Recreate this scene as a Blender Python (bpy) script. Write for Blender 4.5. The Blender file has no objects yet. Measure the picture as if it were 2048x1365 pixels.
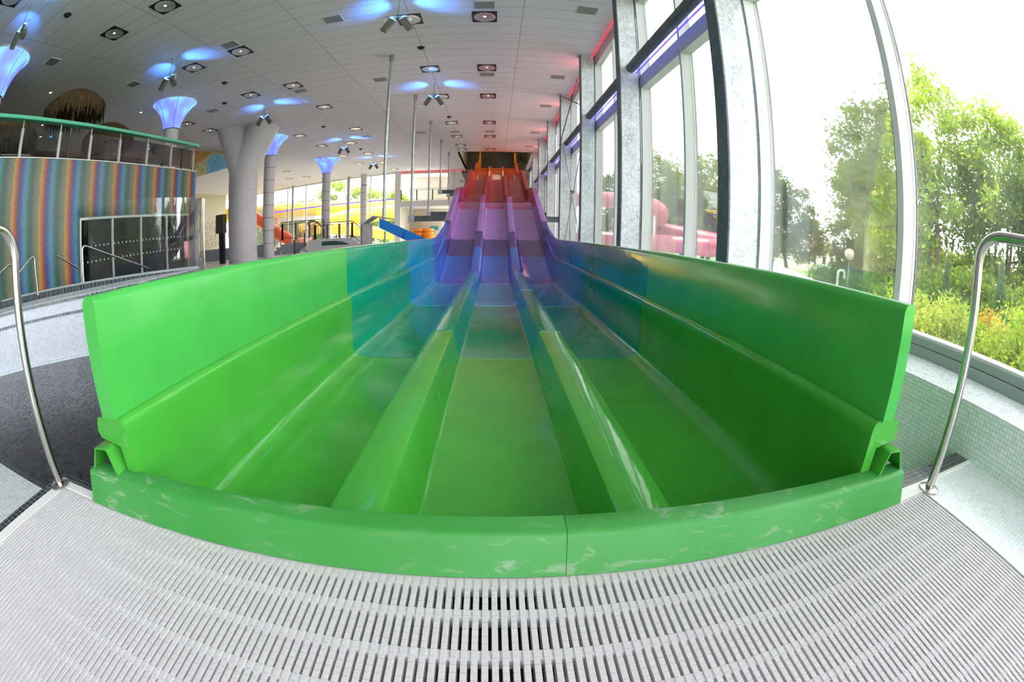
import bpy, bmesh, math, random
import numpy as np
from mathutils import Vector, Matrix
random.seed(7)
RNG = np.random.default_rng(11)
PI = math.pi
C = bpy.context.scene.collection
CEIL = 7.15

# ------------------------------------------------------------------ materials
def lin(c):
    if isinstance(c, str):
        c = c.lstrip('#'); c = [int(c[i:i+2], 16)/255 for i in (0, 2, 4)]
    return tuple((x/12.92 if x <= .04045 else ((x+.055)/1.055)**2.4) for x in c) + (1,)

class NT:
    def __init__(s, name):
        s.m = bpy.data.materials.new(name); s.m.use_nodes = True
        s.t = s.m.node_tree; s.t.nodes.clear()
        s.out = s.n('ShaderNodeOutputMaterial')
    def n(s, typ, **k):
        nd = s.t.nodes.new(typ)
        for a, v in k.items():
            if a.startswith('i_'):
                nd.inputs[a[2:].replace('_', ' ')].default_value = v
            else: setattr(nd, a, v)
        return nd
    def l(s, a, b): s.t.links.new(a, b)
    def bsdf(s, **k):
        b = s.n('ShaderNodeBsdfPrincipled')
        for a, v in k.items(): b.inputs[a.replace('_', ' ')].default_value = v
        s.l(b.outputs[0], s.out.inputs[0]); return b
    def coord(s, kind='Object', scale=(1, 1, 1), rot=(0, 0, 0)):
        tc = s.n('ShaderNodeTexCoord'); mp = s.n('ShaderNodeMapping')
        mp.inputs['Scale'].default_value = scale; mp.inputs['Rotation'].default_value = rot
        s.l(tc.outputs[kind], mp.inputs[0]); return mp.outputs[0]
    def ramp(s, fac, stops, interp='LINEAR'):
        r = s.n('ShaderNodeValToRGB'); r.color_ramp.interpolation = interp
        e = r.color_ramp.elements
        while len(e) < len(stops): e.new(.5)
        for el, (p, c) in zip(e, stops): el.position = p; el.color = c
        s.l(fac, r.inputs[0]); return r.outputs[0]
    def math(s, op, a, b=None, clamp=False):
        m = s.n('ShaderNodeMath', operation=op); m.use_clamp = clamp
        for i, v in enumerate((a, b)):
            if v is None: continue
            if isinstance(v, (int, float)): m.inputs[i].default_value = v
            else: s.l(v, m.inputs[i])
        return m.outputs[0]
    def mix(s, fac, a, b, blend='MIX'):
        m = s.n('ShaderNodeMix', data_type='RGBA', blend_type=blend)
        for i, v in ((0, fac), (6, a), (7, b)):
            if isinstance(v, (int, float, tuple)): m.inputs[i].default_value = v
            else: s.l(v, m.inputs[i])
        return m.outputs[2]
    def bump(s, h, strength=.3, dist=.01, bs=None):
        b = s.n('ShaderNodeBump'); b.inputs['Strength'].default_value = strength; b.inputs['Distance'].default_value = dist
        s.l(h, b.inputs['Height']); 
        if bs: s.l(b.outputs[0], bs.inputs['Normal'])
        return b.outputs[0]

def simple(name, col, rough=.5, metal=0, noise=0, nscale=8, coat=0, spec=.5, bump=0):
    t = NT(name); b = t.bsdf(Base_Color=lin(col), Roughness=rough, Metallic=metal)
    b.inputs['Coat Weight'].default_value = coat; b.inputs['Specular IOR Level'].default_value = spec
    if noise or bump:
        nz = t.n('ShaderNodeTexNoise', i_Scale=nscale, i_Detail=4.0); t.l(t.coord(), nz.inputs[0])
        if noise:
            c = lin(col); k = 1-noise
            t.l(t.ramp(nz.outputs[0], [(.3, (c[0]*k, c[1]*k, c[2]*k, 1)), (.7, c)]), b.inputs['Base Color'])
        if bump: t.bump(nz.outputs[0], bump, .01, b)
    return t.m

def gelcoat(name, col, rough=.075):
    t = NT(name); c = lin(col)
    b = t.bsdf(Base_Color=c, Roughness=rough); b.inputs['Specular IOR Level'].default_value = .42
    nz = t.n('ShaderNodeTexNoise', i_Scale=3.0, i_Detail=3.0); t.l(t.coord(), nz.inputs[0])
    t.l(t.ramp(nz.outputs[0], [(.25, tuple(x*.86 for x in c[:3])+(1,)), (.7, c)]), b.inputs['Base Color'])
    n2 = t.n('ShaderNodeTexNoise', i_Scale=9.0, i_Detail=3.0, i_Roughness=.55); t.l(t.coord(scale=(1, .35, 1)), n2.inputs[0])
    t.bump(n2.outputs[0], .14, .012, b)
    # fine limescale speckle
    n3 = t.n('ShaderNodeTexNoise', i_Scale=26.0, i_Detail=6.0); t.l(t.coord(), n3.inputs[0])
    t.l(t.ramp(n3.outputs[0], [(.5, (rough,)*3+(1,)), (.75, (rough+.1,)*3+(1,))]), b.inputs['Roughness'])
    return t.m

def scuffed(name, col):
    t = NT(name); c = lin(col)
    b = t.bsdf(Base_Color=c, Roughness=.45); b.inputs['Specular IOR Level'].default_value = .3
    nz = t.n('ShaderNodeTexNoise', i_Scale=7.0, i_Detail=7.0, i_Roughness=.62, i_Distortion=.8); t.l(t.coord(scale=(1, 2.2, 3)), nz.inputs[0])
    n2 = t.n('ShaderNodeTexNoise', i_Scale=1.7, i_Detail=2.0); t.l(t.coord(), n2.inputs[0])
    f = t.math('MULTIPLY', t.ramp(nz.outputs[0], [(.56, (0, 0, 0, 1)), (.64, (1, 1, 1, 1))]), t.ramp(n2.outputs[0], [(.42, (.12,)*3+(1,)), (.55, (1, 1, 1, 1))]))
    f = t.math('MULTIPLY', f, .4)
    base = t.mix(t.ramp(n2.outputs[0], [(.3, (0, 0, 0, 1)), (.8, (1, 1, 1, 1))]), c, lin('#478f50'))
    t.l(t.mix(f, base, lin('#a3a89e')), b.inputs['Base Color'])
    return t.m

def mosaic(name, c1, c2, grout, pitch=.025, axes='xy', rough=.15, mort=.09, bias=0.0, jitter=.4, metal=0):
    t = NT(name); b = t.bsdf(Roughness=rough, Metallic=metal)
    tc = t.n('ShaderNodeTexCoord'); sp = t.n('ShaderNodeSeparateXYZ'); cb = t.n('ShaderNodeCombineXYZ')
    t.l(tc.outputs['Object'], sp.inputs[0])
    for i, a in enumerate(axes): t.l(sp.outputs['xyz'.index(a)], cb.inputs[i])
    br = t.n('ShaderNodeTexBrick', offset=0.0, squash=1.0)
    br.inputs['Scale'].default_value = 1/pitch; br.inputs['Mortar Size'].default_value = mort/2
    br.inputs['Brick Width'].default_value = 1; br.inputs['Row Height'].default_value = 1
    br.inputs['Bias'].default_value = bias; br.inputs['Mortar Smooth'].default_value = .1
    br.inputs['Color1'].default_value = lin(c1); br.inputs['Color2'].default_value = lin(c2); br.inputs['Mortar'].default_value = lin(grout)
    t.l(cb.outputs[0], br.inputs['Vector']); t.l(br.outputs['Color'], b.inputs['Base Color'])
    wn = t.n('ShaderNodeTexWhiteNoise', noise_dimensions='2D')
    vm = t.n('ShaderNodeVectorMath', operation='SCALE'); vm.inputs['Scale'].default_value = 1/pitch
    fl = t.n('ShaderNodeVectorMath', operation='FLOOR'); t.l(cb.outputs[0], vm.inputs[0]); t.l(vm.outputs[0], fl.inputs[0]); t.l(fl.outputs[0], wn.inputs[0])
    rr = t.math('ADD', t.math('MULTIPLY', wn.outputs[0], jitter*.3), rough); rr = t.math('MAXIMUM', rr, t.math('MULTIPLY', br.outputs['Fac'], .6)); t.l(rr, b.inputs['Roughness'])
    h = t.math('SUBTRACT', t.math('MULTIPLY', wn.outputs[0], .35), t.math('MULTIPLY', br.outputs['Fac'], 1.0))
    t.bump(h, .25, .002, b)
    return t.m

def rainbow():
    t = NT('rainbow glass mosaic'); b = t.bsdf(Roughness=.3)
    tc = t.n('ShaderNodeTexCoord'); sp = t.n('ShaderNodeSeparateXYZ'); t.l(tc.outputs['Object'], sp.inputs[0])
    P = .022
    fy = t.math('FLOOR', t.math('DIVIDE', sp.outputs[1], P)); fz = t.math('FLOOR', t.math('DIVIDE', sp.outputs[2], P))
    cb = t.n('ShaderNodeCombineXYZ'); t.l(fy, cb.inputs[0]); t.l(fz, cb.inputs[1])
    wn = t.n('ShaderNodeTexWhiteNoise', noise_dimensions='2D'); t.l(cb.outputs[0], wn.inputs[0])
    y = t.math('ADD', t.math('MULTIPLY', fy, P), t.math('MULTIPLY', t.math('SUBTRACT', wn.outputs[0], .5), .07))
    ph = t.math('FRACT', t.math('DIVIDE', t.math('ADD', y, 18.4335), .905))
    col = t.ramp(ph, [(0, lin('#2d6b5f')), (.10, lin('#305c45')), (.24, lin('#76806a')), (.36, lin('#8e8a56')), (.42, lin('#e0b13c')), (.50, lin('#d86a26')), (.585, lin('#a83420')), (.63, lin('#2b3b7c')), (.74, lin('#4560a5')), (.86, lin('#5a9cc9')), (.93, lin('#2f9790')), (1, lin('#2d6b5f'))])
    gy = t.math('FRACT', t.math('DIVIDE', sp.outputs[1], P)); gz = t.math('FRACT', t.math('DIVIDE', sp.outputs[2], P))
    g = t.math('MAXIMUM', t.math('GREATER_THAN', t.math('ABSOLUTE', t.math('SUBTRACT', gy, .5)), .45), t.math('GREATER_THAN', t.math('ABSOLUTE', t.math('SUBTRACT', gz, .5)), .45))
    c2 = t.mix(t.math('MULTIPLY', wn.outputs[0], .16), col, lin('#8a8f96'))
    c3 = t.mix(t.math('MULTIPLY', g, .3), c2, lin('#4c4c4a')); t.l(t.mix(1.0, c3, (.62, .62, .62, 1), 'MULTIPLY'), b.inputs['Base Color'])
    return t.m

def glass(name, tint=(1, 1, 1), refl=.9, dirt=0.0, body=0.0):
    t = NT(name)
    tr = t.n('ShaderNodeBsdfTransparent'); tr.inputs[0].default_value = tuple(tint)+(1,)
    gl = t.n('ShaderNodeBsdfGlossy'); gl.inputs['Roughness'].default_value = .02
    fr = t.n('ShaderNodeFresnel'); fr.inputs[0].default_value = 1.5
    mx = t.n('ShaderNodeMixShader'); t.l(t.math('MULTIPLY', fr.outputs[0], refl), mx.inputs[0]); t.l(tr.outputs[0], mx.inputs[1]); t.l(gl.outputs[0], mx.inputs[2])
    last = mx
    if dirt or body:
        df = t.n('ShaderNodeBsdfDiffuse'); df.inputs[0].default_value = (.75, .78, .78, 1); tl = t.n('ShaderNodeBsdfTranslucent'); tl.inputs[0].default_value = (.8, .83, .83, 1)
        ad = t.n('ShaderNodeMixShader'); ad.inputs[0].default_value = .5; t.l(df.outputs[0], ad.inputs[1]); t.l(tl.outputs[0], ad.inputs[2])
        nz = t.n('ShaderNodeTexNoise', i_Scale=1.5, i_Detail=5.0); t.l(t.coord(scale=(1, 1, .5)), nz.inputs[0])
        f = t.math('ADD', t.math('MULTIPLY', t.ramp(nz.outputs[0], [(.4, (0, 0, 0, 1)), (.75, (1, 1, 1, 1))]), dirt), body)
        m2 = t.n('ShaderNodeMixShader'); t.l(f, m2.inputs[0]); t.l(mx.outputs[0], m2.inputs[1]); t.l(ad.outputs[0], m2.inputs[2]); last = m2
    t.l(last.outputs[0], t.out.inputs[0]); return t.m

def emit(name, col, s):
    t = NT(name); e = t.n('ShaderNodeEmission'); e.inputs[0].default_value = lin(col); e.inputs[1].default_value = s
    t.l(e.outputs[0], t.out.inputs[0]); return t.m

def galvanised(name, a, b_, rough=.5, metal=.35):
    t = NT(name); b = t.bsdf(Roughness=rough, Metallic=metal)
    v = t.n('ShaderNodeTexVoronoi', feature='F1'); v.inputs['Scale'].default_value = 28; t.l(t.coord(), v.inputs[0])
    nz = t.n('ShaderNodeTexNoise', i_Scale=3.5, i_Detail=8.0, i_Roughness=.7, i_Distortion=.6); t.l(t.coord(scale=(1, 1, .5)), nz.inputs[0])
    f = t.math('ADD', t.math('MULTIPLY', v.outputs['Color'], .3), t.math('MULTIPLY', nz.outputs[0], .9))
    t.l(t.ramp(f, [(.35, lin(a)), (.75, lin(b_))]), b.inputs['Base Color'])
    t.bump(nz.outputs[0], .12, .01, b); return t.m

def leafmat(name, a, b_, c_, trans=.45):
    t = NT(name)
    nz = t.n('ShaderNodeTexNoise', i_Scale=.9, i_Detail=5.0, i_Roughness=.7); t.l(t.coord(), nz.inputs[0])
    col = t.ramp(nz.outputs[0], [(.32, lin(a)), (.5, lin(b_)), (.68, lin(c_))])
    df = t.n('ShaderNodeBsdfDiffuse'); tl = t.n('ShaderNodeBsdfTranslucent'); mx = t.n('ShaderNodeMixShader'); mx.inputs[0].default_value = trans
    col = t.mix(1.0, col, (.55, .55, .55, 1), 'MULTIPLY'); t.l(col, df.inputs[0]); t.l(t.mix(.25, col, lin('#d9e04a')), tl.inputs[0]); t.l(df.outputs[0], mx.inputs[1]); t.l(tl.outputs[0], mx.inputs[2]); t.l(mx.outputs[0], t.out.inputs[0])
    return t.m

def ceilmat():
    t = NT('ceiling panels'); b = t.bsdf(Roughness=.75)
    tc = t.n('ShaderNodeTexCoord'); sp = t.n('ShaderNodeSeparateXYZ'); t.l(tc.outputs['Object'], sp.inputs[0])
    def line(o, off, per, w):
        f = t.math('FRACT', t.math('DIVIDE', t.math('ADD', o, off), per))
        return t.math('LESS_THAN', f, w/per)
    sx = line(sp.outputs[0], -.6+61*3.05, 3.05, .03); sy = line(sp.outputs[1], 60, .6, .022)
    g = t.math('MAXIMUM', sx, sy)
    # the run of cells seen from below: every second bay is shifted a little in tone
    cx = t.math('FLOOR', t.math('DIVIDE', t.math('ADD', sp.outputs[0], -.6+61*3.05), 3.05)); cy = t.math('FLOOR', t.math('DIVIDE', t.math('ADD', sp.outputs[1], 60), .6))
    cb = t.n('ShaderNodeCombineXYZ'); t.l(cx, cb.inputs[0]); t.l(cy, cb.inputs[1]); wn = t.n('ShaderNodeTexWhiteNoise', noise_dimensions='2D'); t.l(cb.outputs[0], wn.inputs[0])
    c = t.mix(t.math('MULTIPLY', wn.outputs[0], .5), lin('#efebf2'), lin('#e8e4ec'))
    t.l(t.mix(t.math('MULTIPLY', g, .55), c, lin('#8f8f93')), b.inputs['Base Color'])
    t.bump(g, .3, -.01, b); return t.m

def plastic():
    t = NT('white grate plastic'); b = t.bsdf(Base_Color=lin('#f9f5fc'), Roughness=.45); tl = t.n('ShaderNodeBsdfTranslucent'); tl.inputs[0].default_value = lin('#f2efe6')
    mx = t.n('ShaderNodeMixShader'); mx.inputs[0].default_value = .45; t.l(b.outputs[0], mx.inputs[1]); t.l(tl.outputs[0], mx.inputs[2]); t.l(mx.outputs[0], t.out.inputs[0]); return t.m
M = dict(
    green_panel=gelcoat('light green gelcoat', '#46ab4a', .14), green=gelcoat('green gelcoat', '#44a238'),
    teal=gelcoat('teal gelcoat', '#10946c'), cyan=gelcoat('cyan gelcoat', '#0790b4'), blue=gelcoat('blue gelcoat', '#105cc0'),
    indigo=gelcoat('indigo gelcoat', '#3c2676'), lilac=gelcoat('lilac gelcoat', '#9a6cb6', .16), magenta=gelcoat('magenta gelcoat', '#a42c7e'),
    crimson=gelcoat('crimson gelcoat', '#8f1024', .32), red=gelcoat('red gelcoat', '#a01010', .32), scarlet=gelcoat('scarlet gelcoat', '#b8240a', .32),
    orange=gelcoat('orange gelcoat', '#e8620a'), amber=gelcoat('amber gelcoat', '#e89a10'),
    scuffed=scuffed('scuffed green gelcoat', '#2f8230'),
    chrome=simple('brushed stainless steel', '#c9c4c0', .22, 1, .1, 30), steel=simple('satin steel', '#a8a6a4', .38, .9, .1, 12),
    grate=plastic(), frame=simple('white aluminium', '#dcdcdc', .45), 
    graymet=simple('grey window frame', '#93a09e', .42, .2), black=simple('black', '#0c0c0d', .5), dark=simple('dark grey', '#2a2b2d', .6),
    chan=simple('drain channel', '#6e5a3a', .7, 0, .4, 6), gasket=simple('black gasket', '#15171a', .5),
    galv=galvanised('galvanised steel', '#a5acb0', '#e2e6e8'), galvd=galvanised('dark galvanised flange', '#46525a', '#66737a', .55, .3),
    beam=galvanised('galvanised beam', '#4a5058', '#727a80', .5, .4), pipe=galvanised('galvanised pipe', '#8d8f92', '#c4c6c8', .4, .5),
    decktile=mosaic('pale deck mosaic', '#c3c9cd', '#b5bec4', '#989fa6', .025, 'xy', .25, .12),
    stepgrey=mosaic('fine deck mosaic', '#dfe6e6', '#ced9da', '#aab8b8', .025, 'xy', .25, .1),
    walltile=mosaic('pale green wall mosaic', '#f6faf8', '#daeee8', '#b6c8c6', .027, 'yz', .15, .14),
    darktile=mosaic('dark blue mosaic', '#20222e', '#10121a', '#6a6d70', .025, 'xy', .2, .09),
    blacktile=mosaic('black edging mosaic', '#15181e', '#22263a', '#8d9090', .03, 'xy', .2, .1),
    basin=mosaic('dark basin mosaic', '#15161e', '#343640', '#22242a', .024, 'xy', .16, .07, 0, .6),
    poolwall=mosaic('white pool mosaic', '#b4bac4', '#a8b0bc', '#8f979f', .028, 'xz', .2, .1),
    pooldark=mosaic('dark band mosaic', '#2c3438', '#4a555c', '#9aa4a6', .028, 'xy', .2, .1),
    floor=simple('pale floor tile', '#e2e1dc', .35, 0, .06, 3), rainbow=rainbow(), ceil=ceilmat(),
    cream=simple('cream wall paint', '#cfc8b4', .8, 0, .05, 2), white=simple('white plaster', '#e8e6e4', .7, 0, .04, 2), offwhite=simple('off-white column paint', '#d8d2d4', .45, 0, .05, 3),
    greyw=simple('grey wall', '#b3bac4', .7, 0, .08, 2), dim=simple('dim back wall', '#6e6656', .8, 0, .1, 2), darkpanel=simple('dark door panel', '#1d1c1c', .4), brown=simple('brown panel', '#5e5142', .6, 0, .1, 4),
    mint=simple('mint green rail', '#62c4a2', .35, 0, .03, 3), teal_sign=simple('teal sign', '#1f9aa0', .5),
    glass=glass('window glass', (.93, .95, .94), .8, .05, .012), screen=glass('screen glass', (.93, .96, .96), .7, .04, .03), dglass=glass('dark door glass', (.18, .2, .21), 1.0),
    railglass=glass('balcony glass', (.8, .83, .83), .9), cone=None,
    reflector=simple('reflector metal', '#e8e8ea', .3, .55, .1, 30), lamp=emit('lamp glow', '#f2f6ff', 2.2), warm=emit('warm spot glow', '#ffc994', 6),
    blueled=emit('blue lamp lens', '#3fa0ff', 40), purpled=emit('purple led strip', '#3a28e0', 5), redled=emit('red led strip', '#ff4a4e', 1.3),
    thatch=None, yellow=simple('yellow slide', '#f2c41c', .3, 0, .08, 1), orangeout=simple('orange slide', '#f0643c', .35), pink=simple('red tube slide', '#b2606a', .35, 0, .08, 1), 
    ring=simple('orange rubber ring', '#e8841a', .35), bark=simple('bark', '#57493b', .9, 0, .4, 8), grass=simple('lawn', '#7fa050', .95, 0, .35, 2), paving=simple('pale paving', '#e9e6df', .8, 0, .1, 1),
    house=simple('house render', '#d8cdbd', .9, 0, .05, 1), roof=simple('roof tile', '#8a7468', .8), canvas=simple('white canvas', '#f2f0ee', .6),
    leafA=leafmat('broad leaves', '#5d7a2c', '#8fae3f', '#bccf63'), leafB=leafmat('dark leaves', '#3c5a2a', '#55783a', '#7d9a4c'), leafC=leafmat('yellow shrub leaves', '#7d9238', '#aab64e', '#d8d28c', .4),
    leafD=leafmat('conifer needles', '#3c5a3c', '#5f7f5c', '#86a07c', .25), leafR=leafmat('red leaves', '#8c3a2c', '#c4583e', '#d88a5c', .4), flower=simple('pale blossom', '#e8d8d0', .8),
    mapm=None, wood=simple('brown slat', '#7c6a55', .6, 0, .15, 20),
)
def conemat():
    t = NT('lit blue fabric'); e = t.n('ShaderNodeEmission'); b = t.n('ShaderNodeBsdfDiffuse'); b.inputs[0].default_value = lin('#dfe3ff'); ad = t.n('ShaderNodeAddShader')
    # the stretched fabric glows from the lamps inside it: brighter around the rim lamps, violet towards the seams
    nz = t.n('ShaderNodeTexNoise', i_Scale=1.6, i_Detail=1.0); t.l(t.coord(), nz.inputs[0])
    t.l(t.ramp(nz.outputs[0], [(.35, lin('#6f78ff')), (.5, lin('#7aa2ff')), (.62, lin('#84cdff'))]), e.inputs[0]); e.inputs[1].default_value = 1.15
    b.inputs[0].default_value = lin('#8890c8')
    t.l(e.outputs[0], ad.inputs[0]); t.l(b.outputs[0], ad.inputs[1]); t.l(ad.outputs[0], t.out.inputs[0]); return t.m
M['cone'] = conemat()
def thatchmat():
    t = NT('dry thatch'); b = t.bsdf(Roughness=.95)
    nz = t.n('ShaderNodeTexNoise', i_Scale=14.0, i_Detail=4.0); t.l(t.coord(scale=(3, 3, .4)), nz.inputs[0])
    t.l(t.ramp(nz.outputs[0], [(.35, lin('#2c2118')), (.65, lin('#6e5638'))]), b.inputs['Base Color']); return t.m
M['thatch'] = thatchmat()
def mapmat():
    t = NT('painted chart mural'); b = t.bsdf(Roughness=.6)
    nz = t.n('ShaderNodeTexNoise', i_Scale=.45, i_Detail=7.0, i_Roughness=.6); t.l(t.coord(), nz.inputs[0])
    c = t.ramp(nz.outputs[0], [(.42, lin('#86c6e2')), (.50, lin('#a8d8e4')), (.525, lin('#e6dd9c')), (.58, lin('#dfae56')), (.66, lin('#c9924a'))])
    br = t.n('ShaderNodeTexBrick', offset=0.0); br.inputs['Scale'].default_value = .8; br.inputs['Mortar Size'].default_value = .01; br.inputs['Brick Width'].default_value = 1; br.inputs['Row Height'].default_value = 1; br.inputs['Mortar Smooth'].default_value = 0
    t.l(t.coord(), br.inputs['Vector']); t.l(t.mix(t.math('MULTIPLY', br.outputs['Fac'], .5), c, lin('#6f8f9a')), b.inputs['Base Color']); return t.m
M['mapm'] = mapmat()

# ------------------------------------------------------------------ mesh helpers
class MB:
    """collects shapes and links them as ONE mesh object"""
    def __init__(s): s.v = []; s.f = []; s.sm = False
    def add(s, vs, fs):
        o = len(s.v); s.v += [tuple(v) for v in vs]; s.f += [tuple(i+o for i in f) for f in fs]; return s
    def box(s, x0, x1, y0, y1, z0, z1):
        return s.add([(x0,y0,z0),(x1,y0,z0),(x1,y1,z0),(x0,y1,z0),(x0,y0,z1),(x1,y0,z1),(x1,y1,z1),(x0,y1,z1)],
                     [(0,3,2,1),(4,5,6,7),(0,1,5,4),(1,2,6,5),(2,3,7,6),(3,0,4,7)])
    def obox(s, a, b, w, h, up=(0, 0, 1)):
        a = Vector(a); b = Vector(b); d = (b-a).normalized(); u = Vector(up); 
        sd = d.cross(u)
        if sd.length < 1e-4: sd = Vector((1, 0, 0))
        sd.normalize(); u = sd.cross(d).normalized(); vs = []
        for p in (a, b):
            for i, j in ((-1,-1),(1,-1),(1,1),(-1,1)): vs.append(p+sd*i*w/2+u*j*h/2)
        return s.add(vs, [(0,1,2,3),(7,6,5,4),(0,4,5,1),(1,5,6,2),(2,6,7,3),(3,7,4,0)])
    def tube(s, pts, r, n=12, cap=True):
        pts = [Vector(p) for p in pts]; rs = r if isinstance(r, (list, tuple)) else [r]*len(pts)
        prev = None; rings = []
        for i, p in enumerate(pts):
            d = ((pts[min(i+1, len(pts)-1)]-pts[max(i-1, 0)])).normalized()
            if prev is None:
                ref = Vector((0, 0, 1)) if abs(d.z) < .9 else Vector((1, 0, 0)); u = d.cross(ref).normalized()
            else:
                u = (prev - d*prev.dot(d)).normalized()
            prev = u; w = d.cross(u)
            rings.append([p+(u*math.cos(2*PI*k/n)+w*math.sin(2*PI*k/n))*rs[i] for k in range(n)])
        vs = [q for rg in rings for q in rg]; fs = []
        for i in range(len(rings)-1):
            for k in range(n): fs.append((i*n+k, i*n+(k+1) % n, (i+1)*n+(k+1) % n, (i+1)*n+k))
        if cap: fs.append(tuple(range(n-1, -1, -1))); fs.append(tuple((len(rings)-1)*n+k for k in range(n)))
        s.sm = True; return s.add(vs, fs)
    def lathe(s, prof, c=(0, 0, 0), n=24, cap=False):
        vs = [(c[0]+r*math.cos(2*PI*k/n), c[1]+r*math.sin(2*PI*k/n), c[2]+z) for r, z in prof for k in range(n)]
        fs = [(i*n+k, i*n+(k+1) % n, (i+1)*n+(k+1) % n, (i+1)*n+k) for i in range(len(prof)-1) for k in range(n)]
        if cap: fs.append(tuple(range(n-1, -1, -1))); fs.append(tuple((len(prof)-1)*n+k for k in range(n)))
        s.sm = True; return s.add(vs, fs)
    def prism(s, poly, z0, z1):
        n = len(poly); vs = [(x, y, z0) for x, y in poly]+[(x, y, z1) for x, y in poly]
        return s.add(vs, [tuple(range(n-1, -1, -1)), tuple(range(n, 2*n))]+[(i, (i+1) % n, n+(i+1) % n, n+i) for i in range(n)])
    def build(s, name, mat, parent=None, smooth=None, bevel=0, seg=2, loc=None):
        me = bpy.data.meshes.new(name); me.from_pydata(s.v, [], s.f)
        bm = bmesh.new(); bm.from_mesh(me); bmesh.ops.recalc_face_normals(bm, faces=bm.faces); bm.to_mesh(me); bm.free()
        me.materials.append(mat); o = bpy.data.objects.new(name, me); C.objects.link(o)
        if (s.sm if smooth is None else smooth):
            me.polygons.foreach_set('use_smooth', [True]*len(me.polygons)); me.set_sharp_from_angle(angle=math.radians(38))
        if bevel:
            m = o.modifiers.new('b', 'BEVEL'); m.width = bevel; m.segments = seg; m.limit_method = 'ANGLE'; m.angle_limit = math.radians(35)
            me.polygons.foreach_set('use_smooth', [True]*len(me.polygons)); me.set_sharp_from_angle(angle=math.radians(50))
        if parent:
            o.parent = parent; o.matrix_parent_inverse = Matrix.Identity(4)
            if loc is None: me.transform(Matrix.Translation(-parent_origin(parent)))
        return o
def parent_origin(p):
    v = Vector((0, 0, 0))
    while p: v += p.location; p = p.parent
    return v

def thing(name, label, cat, loc=(0, 0, 0), group=None):
    o = bpy.data.objects.new(name, None); C.objects.link(o); o.empty_display_size = .1
    o.location = loc; o['label'] = label; o['category'] = cat
    if group: o['group'] = group
    return o
def tag(o, label, cat, group=None, kind=None):
    o['label'] = label; o['category'] = cat
    if group: o['group'] = group
    if kind: o['kind'] = kind
    return o
def struct(mb, name, mat, parent=None, label=None, **k):
    o = mb.build(name, mat, parent, **k)
    if parent is None: o['kind'] = 'structure'
    if label: o['label'] = label
    return o
def sroot(name, label=None):
    o = bpy.data.objects.new(name, None); C.objects.link(o); o['kind'] = 'structure'
    if label: o['label'] = label
    return o
def copy_tree(o, parent=None):
    c = o.copy(); C.objects.link(c)
    if parent: c.parent = parent
    for ch in list(o.children): copy_tree(ch, c)
    return c
def arc(c, r, a0, a1, n): return [(c[0]+r*math.cos(a0+(a1-a0)*i/n), c[1]+r*math.sin(a0+(a1-a0)*i/n)) for i in range(n+1)]
def ribbon(mb, inner, outer, z0, z1):
    """closed curved slab between two plan curves"""
    n = len(inner); vs = []
    for z in (z0, z1):
        vs += [(x, y, z) for x, y in inner]+[(x, y, z) for x, y in outer]
    fs = []
    for i in range(n-1):
        fs += [(i, i+1, n+i+1, n+i), (2*n+i, 3*n+i, 3*n+i+1, 2*n+i+1), (i, 2*n+i, 2*n+i+1, i+1), (n+i, n+i+1, 3*n+i+1, 3*n+i)]
    fs += [(0, n, 3*n, 2*n), (n-1, 3*n-1, 4*n-1, 2*n-1)]
    mb.add(vs, fs); return mb
ORD = ['first', 'second', 'third', 'fourth', 'fifth', 'sixth', 'seventh', 'eighth', 'ninth', 'tenth', 'eleventh', 'twelfth']

# ------------------------------------------------------------------ floor, deck, basin, pit
XR = 2.56
# white tiled deck left and right of the grate, near the camera
struct(MB().box(-6.5, -2.05, -9, .84, -.3, 0), 'floor', M['decktile'])
struct(MB().box(1.905, XR, -9, 1.0, -.3, 0), 'floor', M['stepgrey'])
struct(MB().box(-2.05, 1.905, -9, -.30, -.3, 0), 'floor', M['decktile'])
struct(MB().box(-2.05, 1.905, -.30, .99, -.3, -.16), 'floor', M['chan'])
struct(MB().box(-2.05, -1.98, -.30, .99, -.16, .0).box(-6.5, -2.05, .84, .87, -.16, .001), 'trim_1', M['blacktile'])
struct(MB().box(-1.98, -1.905, -.30, .93, -.16, .002).box(-1.98, -1.66, .93, .975, -.16, .002).box(1.87, 1.905, -.30, .93, -.16, .002).box(1.66, 1.96, .93, .975, -.16, .002), 'trim_2', M['frame'])
struct(MB().box(-1.98, -1.70, .975, 1.02, -.7, .0).box(1.70, XR, 1.0, 1.12, -.7, -.004), 'trim_3', M['blacktile'])
struct(MB().box(1.62, XR, .975, 1.0, -.16, .003), 'trim_4', M['frame'])
# basin of dark mosaic on the left, grey hall floor beyond it
struct(MB().box(-9.9, -1.70, .87, 13.0, -.75, -.02), 'floor', M['basin'])
struct(MB().box(-48, -1.70, 13.0, 52, -.75, -.02), 'floor', M['floor'])
struct(MB().box(-1.70, XR, .99, 52, -1.0, -.62), 'floor', M['basin'])
struct(MB().box(-48, -9.9, -9, 13.0, -.75, -.02), 'floor', M['floor'])
struct(MB().box(-9.9, -6.5, -9, .87, -.75, -.02), 'floor', M['floor'])
# parapet below the windows
struct(MB().box(XR, XR+.08, -9, 46, -1.0, .29), 'wall_right', M['walltile'])
struct(MB().box(XR+.0, 3.5, -9, 46, .29, .298), 'trim_5', M['stepgrey'])
struct(MB().box(XR+.08, 3.6, -9, 46, -1.0, .285), 'wall_right_base', M['greyw'])

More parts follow.
